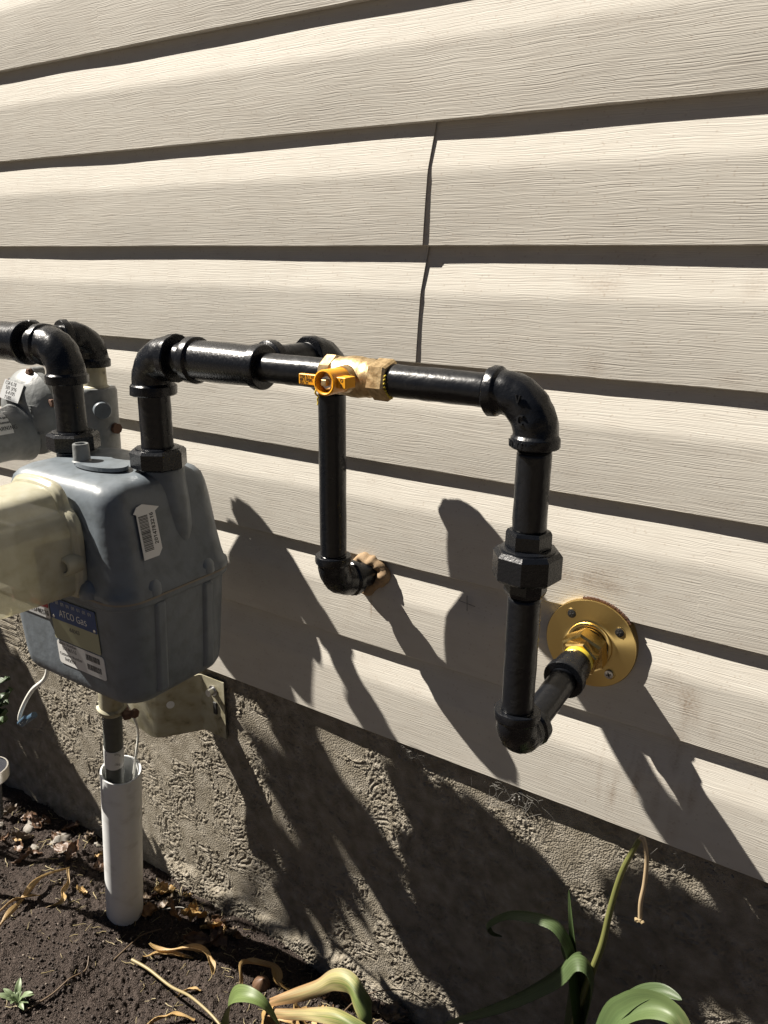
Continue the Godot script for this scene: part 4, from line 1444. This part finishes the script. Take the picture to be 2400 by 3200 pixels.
# ---------------------------------------------------------------- plants and litter
# blade along a spine: width at each point, direction of the width, fold up at the edges
func blade(pts: Array, width: float, across: Vector3, fold := 0.25, shape := 0, ripple := 0.0, per := 6, thick := 0.0007) -> MB:
	var line := smooth(pts, per)
	var n := line.size()
	var rows: Array = []
	var us: Array = []
	var wdir := across.normalized()
	for i in n:
		var t: Vector3 = (line[mini(i + 1, n - 1)] - line[maxi(i - 1, 0)]).normalized()
		wdir = (wdir * 0.6 + across * 0.4)
		wdir = (wdir - t * wdir.dot(t)).normalized()
		var up := wdir.cross(t)
		var u := float(i) / (n - 1)
		var w := width
		if shape == 0:      # tulip: broad below the middle, pointed tip
			w *= pow(maxf(0.0, 1.0 - u), 0.6) * (0.55 + 1.1 * smoothstep(0.0, 0.3, u) * (1.0 - 0.25 * u))
		elif shape == 1:    # shrivelled strip
			w *= (0.35 + 0.65 * sin(PI * clampf(u, 0.03, 0.97))) * (1.0 + 0.35 * sin(u * 17.0 + width * 900.0))
		elif shape == 3:    # strap: even width, blunt shrivelled end
			w *= smoothstep(0.0, 0.35, u) * (0.45 + 0.55 * smoothstep(1.0, 0.7, u)) * (1.0 + 0.10 * sin(u * 23.0))
		else:
			w *= sin(PI * clampf(u, 0.02, 0.98))
		w = maxf(w, 0.0005)
		var row := PackedVector3Array()
		var ur := PackedVector2Array()
		for face in 2:
			for k in 7:
				var s := (k - 3) / 3.0 * (1.0 if face == 0 else -1.0)
				var rip := ripple * width * sin(u * 21.0 + s * 3.0) * absf(s)
				row.append(line[i] + wdir * s * w * 0.5 + up * (lerpf(s * s, absf(s), 0.65) * fold * w * 0.5 + rip + (thick * 0.5 if face == 0 else -thick * 0.5)))
				ur.append(Vector2((s + 1.0) * 0.5, u))
		row.append(row[0])
		ur.append(ur[0])
		rows.append(row)
		us.append(ur)
	var mb := MB.new()
	mb.grid(rows, true, us)
	return mb

# crumpled broad leaf lying at a place
func broad_leaf(at: Vector3, length: float, width: float, b: Basis, curl: float, sd: float) -> MB:
	var mb := MB.new()
	var rows: Array = []
	for i in 11:
		var u := i / 10.0
		var w := width * pow(sin(PI * clampf(u, 0.02, 0.985)), 0.75) * (1.0 + 0.12 * sin(u * 19.0 + sd))
		var row := PackedVector3Array()
		for face in 2:
			for k in 7:
				var s := (k - 3) / 3.0 * (1.0 if face == 0 else -1.0)
				var a := curl * s
				var x := sin(a) / maxf(0.2, curl) * w * 0.5
				var y := (1.0 - cos(a)) / maxf(0.2, curl) * w * 0.5 + lump.get_noise_2d(u * 14.0 + sd * 5.0, s * 7.0) * 0.22 * width
				y += curl * 0.18 * length * pow(u - 0.4, 2.0) * 2.0
				row.append(at + b * Vector3(x, y + (0.0004 if face == 0 else -0.0004), (u - 0.5) * length))
		row.append(row[0])
		rows.append(row)
	mb.grid(rows, true)
	return mb

func lowest(mb: MB) -> float:
	var y := INF
	for q in mb.v:
		y = minf(y, q.y)
	return y

func build_plants() -> void:
	# tulip against the shaded foundation
	var base := Vector3(-0.222, 0.0, 0.060)
	var t := thing("tulip_plant", "spent green tulip with bent flower stalk in front of the shaded foundation", "plant", base)
	var st := MB.new()
	st.wire(smooth([Vector3(-0.222, -0.02, 0.060), Vector3(-0.222, 0.10, 0.058), Vector3(-0.213, 0.222, 0.055), Vector3(-0.202, 0.295, 0.055), Vector3(-0.191, 0.356, 0.055), Vector3(-0.186, 0.411, 0.055), Vector3(-0.178, 0.466, 0.055), Vector3(-0.164, 0.514, 0.055)], 6), 0.0056, 12, 0.5)
	obj("stem", st, M.stem_olive, t)
	var hg := MB.new()
	hg.wire(smooth([Vector3(-0.1645, 0.512, 0.055), Vector3(-0.161, 0.517, 0.056), Vector3(-0.157, 0.507, 0.0565), Vector3(-0.154, 0.490, 0.056), Vector3(-0.1535, 0.460, 0.055), Vector3(-0.155, 0.435, 0.055), Vector3(-0.1535, 0.414, 0.055)], 5), 0.0024, 10, 1.0)
	for k in 7:
		hg.box(Vector3(-0.1535, 0.412, 0.055) + Vector3(rng.randfn() * 0.0018, rng.randfn() * 0.002, rng.randfn() * 0.0018), Vector3(0.003, 0.0045, 0.003), 0.0008, 1, Basis.from_euler(Vector3(rng.randf() * 3, rng.randf() * 3, 0)))
	obj("withered_stalk", hg, M.stalk_pink, t)
	var ground := Vector3(-0.222, 0.0, 0.060)
	obj("leaf", blade([ground, Vector3(-0.208, 0.14, 0.056), Vector3(-0.204, 0.228, 0.055), Vector3(-0.213, 0.288, 0.055), Vector3(-0.220, 0.325, 0.055), Vector3(-0.236, 0.353, 0.055), Vector3(-0.257, 0.361, 0.056), Vector3(-0.302, 0.345, 0.056), Vector3(-0.329, 0.317, 0.055), Vector3(-0.336, 0.301, 0.054), Vector3(-0.329, 0.291, 0.053), Vector3(-0.315, 0.295, 0.052)], 0.030, Vector3(0.25, 0.35, 1.0), 0.45, 0, 0.015), M.leaf_green, t)
	obj("leaf", blade([ground, Vector3(-0.219, 0.15, 0.050), Vector3(-0.217, 0.280, 0.049), Vector3(-0.223, 0.321, 0.049), Vector3(-0.230, 0.363, 0.049), Vector3(-0.237, 0.405, 0.049)], 0.013, Vector3(1, 0, 0.4), 0.5), M.leaf_green, t)
	obj("leaf", blade([ground, Vector3(-0.205, 0.13, 0.060), Vector3(-0.199, 0.236, 0.060), Vector3(-0.193, 0.310, 0.065), Vector3(-0.202, 0.341, 0.070), Vector3(-0.218, 0.340, 0.075), Vector3(-0.237, 0.304, 0.080), Vector3(-0.280, 0.250, 0.085), Vector3(-0.328, 0.195, 0.085), Vector3(-0.376, 0.140, 0.080)], 0.040, Vector3(0.5, 0.35, 0.8), 0.4, 0, 0.015), M.leaf_green, t)
	obj("leaf", blade([ground, Vector3(-0.213, 0.14, 0.054), Vector3(-0.209, 0.222, 0.052), Vector3(-0.220, 0.291, 0.052), Vector3(-0.239, 0.324, 0.052)], 0.022, Vector3(1, 0, 0.3), 0.5), M.leaf_green, t)
	# broad leaf in the lower right corner
	var b3 := Vector3(-0.172, 0.0, 0.110)
	var t3 := thing("broad_tulip_leaf", "broad arching pale green tulip leaf cut by the bottom edge at right", "plant", b3)
	var lf := obj("leaf", blade([b3, Vector3(-0.168, 0.18, 0.115), Vector3(-0.154, 0.309, 0.120), Vector3(-0.137, 0.350, 0.120), Vector3(-0.116, 0.374, 0.121), Vector3(-0.095, 0.382, 0.126), Vector3(-0.082, 0.366, 0.132), Vector3(-0.076, 0.34, 0.138)], 0.030, Vector3(0.15, -0.65, 0.75), 0.7, 0, 0.03), M.leaf_turning, t3)
	var bd := MB.new()
	bd.box(Vector3(-0.103, 0.3725, 0.1320), Vector3(0.0045, 0.009, 0.0012), 0.0005, 1, Basis(Vector3.BACK, -0.3))
	obj("blue_fleck", bd, M.crimp_blue, lf)
	obj("leaf", blade([b3 + Vector3(0.01, 0, 0.0), Vector3(-0.166, 0.2, 0.110), Vector3(-0.156, 0.303, 0.108), Vector3(-0.136, 0.357, 0.108), Vector3(-0.113, 0.386, 0.110), Vector3(-0.091, 0.393, 0.115)], 0.026, Vector3(0.3, -0.3, 0.9), 0.4), M.leaf_green, t3)
	# yellowing plant at the bottom centre
	var b2 := Vector3(-0.462, 0.0, 0.125)
	var t2 := thing("yellowing_plant", "yellowing fallen tulip leaf arching over the soil at bottom centre", "plant", b2)
	obj("leaf", blade([b2, Vector3(-0.462, 0.06, 0.122), Vector3(-0.463, 0.105, 0.120), Vector3(-0.469, 0.135, 0.120), Vector3(-0.487, 0.152, 0.120), Vector3(-0.512, 0.156, 0.114), Vector3(-0.538, 0.145, 0.114), Vector3(-0.562, 0.122, 0.122), Vector3(-0.602, 0.090, 0.130), Vector3(-0.634, 0.066, 0.138)], 0.026, Vector3(0.25, -0.80, 0.55), 0.55, 3, 0.07), M.leaf_dying, t2)
	obj("leaf", blade([b2 + Vector3(0.012, 0, 0.014), Vector3(-0.448, 0.08, 0.140), Vector3(-0.452, 0.118, 0.142), Vector3(-0.468, 0.136, 0.146), Vector3(-0.505, 0.134, 0.148), Vector3(-0.547, 0.112, 0.148), Vector3(-0.598, 0.078, 0.146), Vector3(-0.640, 0.052, 0.146)], 0.019, Vector3(0.1, -0.55, 0.85), 0.5, 3, 0.10), M.leaf_dying, t2)
	obj("dry_tip", blade([Vector3(-0.622, 0.070, 0.143), Vector3(-0.641, 0.052, 0.146), Vector3(-0.638, 0.032, 0.146), Vector3(-0.617, 0.020, 0.142), Vector3(-0.588, 0.028, 0.132)], 0.024, Vector3(0.2, 0.3, 1.0), 0.8, 1, 0.14), M.husk, t2)
	# green curl
	var b1 := Vector3(-0.668, 0.0, 0.19)
	var t1 := thing("green_tulip_leaf", "curled bright green tulip leaf beside the diagonal dry stalk", "plant", b1)
	obj("leaf", blade([b1, Vector3(-0.667, 0.03, 0.19), Vector3(-0.663, 0.078, 0.190), Vector3(-0.649, 0.115, 0.190), Vector3(-0.624, 0.133, 0.190), Vector3(-0.599, 0.130, 0.186), Vector3(-0.578, 0.100, 0.180)], 0.029, Vector3(0.45, -0.1, 0.9), 0.35, 0), M.leaf_pale, t1)
	# shrub just outside the left edge; its twigs shade the foundation
	var sb := Vector3(-1.86, 0.0, 0.30)
	var sh := thing("leafy_shrub", "dark green leafy shrub at the far left edge in shade", "shrub", sb)
	var stems := MB.new()
	var fol := MB.new()
	var spots: Array = []
	var dense := PackedVector2Array([Vector2(-0.78, 0.40), Vector2(-0.745, 0.26), Vector2(-0.77, 0.11), Vector2(-0.71, 0.04), Vector2(-0.68, 0.07), Vector2(-0.67, 0.24), Vector2(-0.56, 0.25), Vector2(-0.535, 0.25), Vector2(-0.58, 0.33), Vector2(-0.65, 0.44)])
	var low := PackedVector2Array([Vector2(-1.62, 0.52), Vector2(-1.43, 0.32), Vector2(-1.24, 0.05), Vector2(-1.18, -0.06), Vector2(-1.75, -0.10)])
	for k in 900:
		var q := Vector2(rng.randf_range(-1.75, -0.53), rng.randf_range(-0.1, 0.52))
		if Geometry2D.is_point_in_polygon(q, dense):
			var d := rng.randf_range(0.30, 0.40)
			spots.append(Vector3(q.x - 2.66 * d, q.y + 3.07 * d, d))
		elif Geometry2D.is_point_in_polygon(q, low):
			var d := rng.randf_range(0.13, 0.27)
			spots.append(Vector3(q.x - 2.66 * d, q.y + 3.07 * d, d))
	for k in 9:
		spots.append(Vector3(-1.335 + rng.randf_range(-0.02, 0.012), 0.25 + 0.015 * k, 0.10 + rng.randf_range(-0.02, 0.02)))
	for k in range(0, spots.size(), 26):
		var tip: Vector3 = spots[k]
		stems.wire(smooth([sb + Vector3(rng.randfn() * 0.02, -0.02, rng.randfn() * 0.02), sb.lerp(tip, 0.5) + Vector3(-0.05, 0.1, 0), tip], 8), 0.005, 6, 0.3)
	stems.wire(smooth([sb, Vector3(-1.6, 0.28, 0.14), Vector3(-1.34, 0.30, 0.10), Vector3(-1.335, 0.37, 0.10)], 6), 0.004, 6, 0.4)
	for at in spots:
		var d := Vector3(rng.randfn(), rng.randfn() * 0.5 - 0.2, rng.randfn()).normalized()
		var lb := Basis.looking_at(d, Vector3(-0.5, 1, 0.4).normalized())
		var lm := broad_leaf(at, rng.randf_range(0.045, 0.07), rng.randf_range(0.022, 0.036), lb, 0.5, rng.randf() * 50.0)
		var o := fol.v.size()
		fol.v.append_array(lm.v)
		fol.n.append_array(lm.n)
		fol.uv.append_array(lm.uv)
		for q in lm.ix:
			fol.ix.append(q + o)
	obj("stem", stems, M.twig, sh, false)
	var fo := obj("foliage", fol, M.shrub_leaf, sh, false)
	fo.set_meta("kind", "stuff")
	# little weed in the lower left corner
	var wb := Vector3(-0.995, 0.0, 0.315)
	wb.y = soil_height(wb.x, wb.z)
	var we := thing("small_weed", "small pale green weed seedling on the soil in lower left corner", "weed", wb)
	for k in 11:
		var a := TAU * k / 11.0 + rng.randf()
		var l := rng.randf_range(0.012, 0.032)
		var tip := wb + Vector3(cos(a) * l, rng.randf_range(0.008, 0.024), sin(a) * l)
		obj("leaf", blade([wb + Vector3(0, 0.001, 0), wb.lerp(tip, 0.5) + Vector3(0, 0.006, 0), tip], rng.randf_range(0.006, 0.011), Vector3(-sin(a), 0, cos(a)), 0.4, 2, 0.05, 4), M.weed_leaf, we)

func litter(called: String, pts: Array, width: float, m: Material, label: String, category: String, across := Vector3(0, 0.4, 1), group := "") -> void:
	for k in pts.size():
		var q: Vector3 = pts[k]
		q.y += soil_height(q.x, q.z)
		pts[k] = q
	var mb := blade(pts, width, across, 0.7, 1, 0.10, 7)
	single(called, mb, m, Vector3(pts[0].x, lowest(mb), pts[0].z), label, category, group)

func stick(pts: Array, r: float, m: Material, label: String, called := "dry_twig") -> void:
	for k in pts.size():
		var q: Vector3 = pts[k]
		q.y += soil_height(q.x, q.z)
		pts[k] = q
	var mb := MB.new()
	mb.wire(smooth(pts, 6), r, 8, 0.6)
	single(called, mb, m, Vector3(pts[0].x, lowest(mb), pts[0].z), label, "twig" if called == "dry_twig" else "stalk")

func build_litter() -> void:
	litter("dry_stalk", [Vector3(-1.146, 0.006, 0.258), Vector3(-1.153, 0.012, 0.225), Vector3(-1.161, 0.020, 0.192), Vector3(-1.165, 0.022, 0.152), Vector3(-1.154, 0.012, 0.103)], 0.0105, M.husk, "long forked straw coloured dry stalk left of the white sleeve pipe", "stalk")
	litter("dry_stalk", [Vector3(-1.177, 0.010, 0.235), Vector3(-1.169, 0.022, 0.212), Vector3(-1.159, 0.022, 0.192), Vector3(-1.152, 0.006, 0.166)], 0.0075, M.husk, "short dry strip crossing the forked stalk at the left edge", "stalk")
	litter("dry_strip", [Vector3(-1.153, 0.014, 0.107), Vector3(-1.130, 0.012, 0.124), Vector3(-1.125, 0.008, 0.141), Vector3(-1.102, 0.012, 0.154), Vector3(-1.118, 0.004, 0.178)], 0.0085, M.husk, "kinked tan leaf strip hanging from the tip of forked stalk", "dry leaf")
	stick([Vector3(-0.907, 0.010, 0.166), Vector3(-0.865, 0.020, 0.167), Vector3(-0.805, 0.035, 0.175), Vector3(-0.740, 0.050, 0.187), Vector3(-0.664, 0.055, 0.204), Vector3(-0.640, 0.010, 0.212)], 0.0026, M.stalk, "long straight beige dry stalk slanting over the soil towards green leaf", "dry_stalk")
	stick([Vector3(-0.972, 0.003, 0.318), Vector3(-0.961, 0.004, 0.278), Vector3(-0.959, 0.004, 0.246), Vector3(-0.956, 0.004, 0.219), Vector3(-0.969, 0.008, 0.202)], 0.0016, M.twig, "thin brown twig curving up from the small weed")
	stick([Vector3(-0.939, 0.003, 0.178), Vector3(-0.939, 0.006, 0.140), Vector3(-0.940, 0.008, 0.117), Vector3(-0.924, 0.006, 0.090)], 0.0014, M.twig, "thin twig leaning at the foot of the white sleeve pipe")
	stick([Vector3(-0.955, 0.004, 0.060), Vector3(-0.930, 0.014, 0.046), Vector3(-0.915, 0.020, 0.044)], 0.0010, M.cobweb, "thin pale straw beside the foundation behind the sleeve pipe")
	stick([Vector3(-0.560, 0.008, 0.075), Vector3(-0.530, 0.055, 0.050), Vector3(-0.480, 0.075, 0.020), Vector3(-0.440, 0.065, 0.004)], 0.0012, M.twig, "thin arching brown stem leaning on the foundation behind yellow leaf")
	litter("dry_husk", [Vector3(-0.914, 0.014, 0.125), Vector3(-0.887, 0.008, 0.120), Vector3(-0.854, 0.018, 0.106), Vector3(-0.814, 0.013, 0.092), Vector3(-0.796, 0.007, 0.100), Vector3(-0.779, 0.003, 0.111)], 0.0135, M.husk, "long twisted orange tan husk lying in front of the leaf pile", "dry leaf")
	litter("dry_husk", [Vector3(-0.904, 0.005, 0.147), Vector3(-0.883, 0.008, 0.124), Vector3(-0.859, 0.006, 0.112), Vector3(-0.835, 0.004, 0.101)], 0.0105, M.husk, "narrow tan husk lying alongside the long twisted one", "dry leaf")
	litter("dry_husk", [Vector3(-0.805, 0.003, 0.165), Vector3(-0.793, 0.008, 0.151), Vector3(-0.776, 0.004, 0.141)], 0.0095, M.husk, "short tan husk just under the slanting beige stalk", "dry leaf")
	litter("dry_husk", [Vector3(-0.800, 0.004, 0.242), Vector3(-0.784, 0.012, 0.212), Vector3(-0.768, 0.012, 0.196), Vector3(-0.744, 0.004, 0.185)], 0.0105, M.husk, "tan husk at the bottom edge left of the green curl", "dry leaf")
	litter("dry_husk", [Vector3(-0.729, 0.004, 0.096), Vector3(-0.743, 0.024, 0.081), Vector3(-0.721, 0.030, 0.068), Vector3(-0.697, 0.024, 0.058), Vector3(-0.677, 0.014, 0.073), Vector3(-0.659, 0.004, 0.065)], 0.0165, M.husk, "arched tan husk over a dark bulb near the foundation", "dry leaf")
	litter("dry_husk", [Vector3(-0.650, 0.004, 0.130), Vector3(-0.622, 0.014, 0.118), Vector3(-0.596, 0.010, 0.112), Vector3(-0.574, 0.004, 0.100)], 0.0145, M.husk, "tan husk lying under the yellowing tulip leaf", "dry leaf")
	var bulb := MB.new()
	bulb.lathe(Vector3(-0.708, soil_height(-0.708, 0.078) - 0.004, 0.078), Vector3(0.3, 1, 0.1), [[0.0, 0.0], [0.001, 0.008], [0.010, 0.0145], [0.018, 0.012], [0.025, 0.005], [0.028, 0.0]], 18)
	single("dark_bulb", bulb, M.leaf_brown, Vector3(-0.708, soil_height(-0.708, 0.078) - 0.004, 0.078), "dark brown bulb on the soil under an arched tan husk", "bulb")
	# heaps of fallen leaves
	var heaps := [
		[20, -0.995, -0.800, 0.008, 0.080, "%s leaf, %s from the white sleeve pipe in the pile by the foundation", "leaves piled beside the sleeve pipe"],
		[26, -1.42, -1.10, 0.010, 0.130, "%s leaf, %s from the left edge in the shaded litter", "leaves in the shade at left"],
		[13, -0.640, -0.455, 0.012, 0.100, "%s leaf, %s from the left among those behind the yellowing tulip leaf", "leaves at the bottom centre"]]
	var order := ["first", "second", "third", "fourth", "fifth", "sixth", "seventh", "eighth", "ninth", "tenth", "eleventh", "twelfth", "thirteenth", "fourteenth", "fifteenth", "sixteenth", "seventeenth", "eighteenth", "nineteenth", "twentieth", "twenty-first", "twenty-second", "twenty-third", "twenty-fourth", "twenty-fifth", "twenty-sixth"]
	for h in heaps:
		var xs: Array = []
		for k in h[0]:
			xs.append(rng.randf_range(h[1], h[2]))
		xs.sort()
		for k in h[0]:
			var x: float = xs[k]
			var z := rng.randf_range(h[3], h[4])
			var l := rng.randf_range(0.022, 0.048)
			var curl := rng.randf_range(0.5, 1.7)
			var mb := broad_leaf(Vector3(x, 0, z), l, l * rng.randf_range(0.4, 0.75), Basis.from_euler(Vector3(rng.randfn() * 0.45, rng.randf() * TAU, rng.randfn() * 0.45)), curl, rng.randf() * 40.0)
			var drop := lowest(mb) - soil_height(x, z) - rng.randf_range(0.0, 0.008) + 0.001
			for i in mb.v.size():
				mb.v[i].y -= drop
				mb.v[i].z = maxf(mb.v[i].z, -0.004)
			var tone := rng.randi() % 5
			if k % 3 == 0 and h[1] < -1.1:
				tone = 0
			var pick: Material = [M.leaf_brown, M.husk_dark, M.leaf_grey, M.leaf_brown, M.husk][tone]
			var look: String = ["dark brown", "rusty brown", "grey brown", "dark brown", "tan"][tone] + (" curled" if curl > 1.1 else " flat")
			single("fallen_leaf", mb, pick, Vector3(x, lowest(mb), z), h[5] % [look, order[k]], "dry leaf", h[6])
	# pale stones half buried in the shade
	var stones := [[Vector3(-1.349, 0, 0.050), 0.020, "large pale stone in the shaded litter at left"], [Vector3(-1.262, 0, 0.046), 0.023, "flat grey stone nearest the sleeve pipe in the shaded litter"], [Vector3(-1.290, 0, 0.085), 0.009, "small pale pebble in the shaded litter"], [Vector3(-1.185, 0, 0.020), 0.008, "tiny pale pebble at the foot of the foundation behind the sleeve pipe"], [Vector3(-1.40, 0, 0.09), 0.010, "small pale pebble at the left edge of the shaded litter"]]
	for s in stones:
		var c: Vector3 = s[0]
		c.y = soil_height(c.x, c.z)
		var mb := MB.new()
		var rows: Array = []
		for i in 9:
			var la := -PI / 2 + PI * i / 8.0
			var r := PackedVector3Array()
			for k in 13:
				var lo := TAU * (k % 12) / 12.0
				var q := Vector3(cos(la) * cos(lo), sin(la) * 0.55, cos(la) * sin(lo) * 0.75)
				q *= 1.0 + 0.6 * lump.get_noise_3dv(q * 1.3 + c * 40.0)
				r.append(c + q * s[1])
			rows.append(r)
		mb.grid(rows, true)
		single("stone", mb, M.stone, Vector3(c.x, lowest(mb), c.z), s[2], "stone")
	# cobwebs and dust under the bottom edge of the siding
	var webs := [[-0.330, "dusty cobweb clump under the siding edge below the lowest pipe elbow", 0.020], [-0.090, "dusty cobweb strands under the siding edge at far right", 0.030], [-0.500, "faint cobweb under the siding edge at the middle", 0.014]]
	for w in webs:
		var mb := MB.new()
		for k in 60:
			var a := Vector3(w[0] + rng.randfn() * w[2], 0.474 - absf(rng.randfn()) * 0.012, -0.006 + rng.randf() * 0.006)
			var b := a + Vector3(rng.randfn() * 0.010, -absf(rng.randfn()) * 0.014, rng.randf_range(-0.004, 0.002))
			b.z = maxf(b.z, -0.010)
			mb.wire(smooth([a, a.lerp(b, 0.5) + Vector3(rng.randfn(), rng.randfn(), 0) * 0.003, b], 3), 0.00015, 4)
		for k in 9:
			mb.box(Vector3(w[0] + rng.randfn() * w[2] * 0.5, 0.468 - absf(rng.randfn()) * 0.012, -0.006), Vector3(0.002, 0.0035, 0.002) * rng.randf_range(0.5, 1.4), 0.0006, 1, Basis.from_euler(Vector3(rng.randf() * 3, rng.randf() * 3, rng.randf() * 3)))
		single("cobweb", mb, M.cobweb, Vector3(w[0], 0.46, -0.008), w[1], "cobweb", "cobwebs under the siding edge", false)

# ---------------------------------------------------------------- start
func _ready() -> void:
	rng.seed = 7
	var cam := Camera3D.new()
	cam.name = "camera"
	cam.fov = 64.85
	cam.near = 0.02
	cam.far = 200.0
	cam.position = Vector3(0.0, 1.103, 0.81)
	cam.basis = Basis(Vector3.UP, 0.58181) * Basis(Vector3.RIGHT, -0.3027) * Basis(Vector3.BACK, 0.01015)
	add_child(cam)
	cam.current = true
	var env := Environment.new()
	env.background_mode = Environment.BG_SKY
	var sky := Sky.new()
	var sm := ProceduralSkyMaterial.new()
	sm.sky_top_color = Color(0.42, 0.52, 0.70)
	sm.sky_horizon_color = Color(0.72, 0.75, 0.78)
	sm.sky_curve = 0.12
	sm.ground_bottom_color = Color(0.18, 0.15, 0.12)
	sm.ground_horizon_color = Color(0.40, 0.40, 0.38)
	sm.sun_angle_max = 6.0
	sky.sky_material = sm
	env.sky = sky
	env.background_energy_multiplier = 0.083
	env.tonemap_mode = Environment.TONE_MAPPER_LINEAR
	env.tonemap_exposure = 2.5
	env.sdfgi_enabled = true
	env.ssao_enabled = true
	env.ssil_enabled = true
	var we := WorldEnvironment.new()
	we.name = "world"
	we.environment = env
	add_child(we)
	var sun := DirectionalLight3D.new()
	sun.name = "sun"
	sun.light_energy = 1.6
	sun.light_color = Color(1.0, 0.97, 0.925)
	sun.light_angular_distance = 0.5
	sun.shadow_enabled = true
	add_child(sun)
	sun.look_at_from_position(Vector3(-2.66, 3.07, 1.0), Vector3.ZERO, Vector3.UP)

	noise.frequency = 1.0
	lump.noise_type = FastNoiseLite.TYPE_SIMPLEX
	lump.fractal_type = FastNoiseLite.FRACTAL_NONE
	lump.frequency = 1.0
	make_materials()
	siding_material()
	print("materials ", Time.get_ticks_msec())
	build_house()
	print("house ", Time.get_ticks_msec())
	build_foundation()
	print("foundation ", Time.get_ticks_msec())
	build_ground()
	print("setting done ", Time.get_ticks_msec())
	# casting skin: finer lumps for fittings
	lump.frequency = 70.0
	build_piping()
	lump.frequency = 1.0
	build_valve()
	build_flange()
	build_meter()
	build_regulator()
	build_riser()
	build_solar_light()
	print("objects done ", Time.get_ticks_msec())
	build_plants()
	build_litter()
	build_straw()
	print("done ", Time.get_ticks_msec())
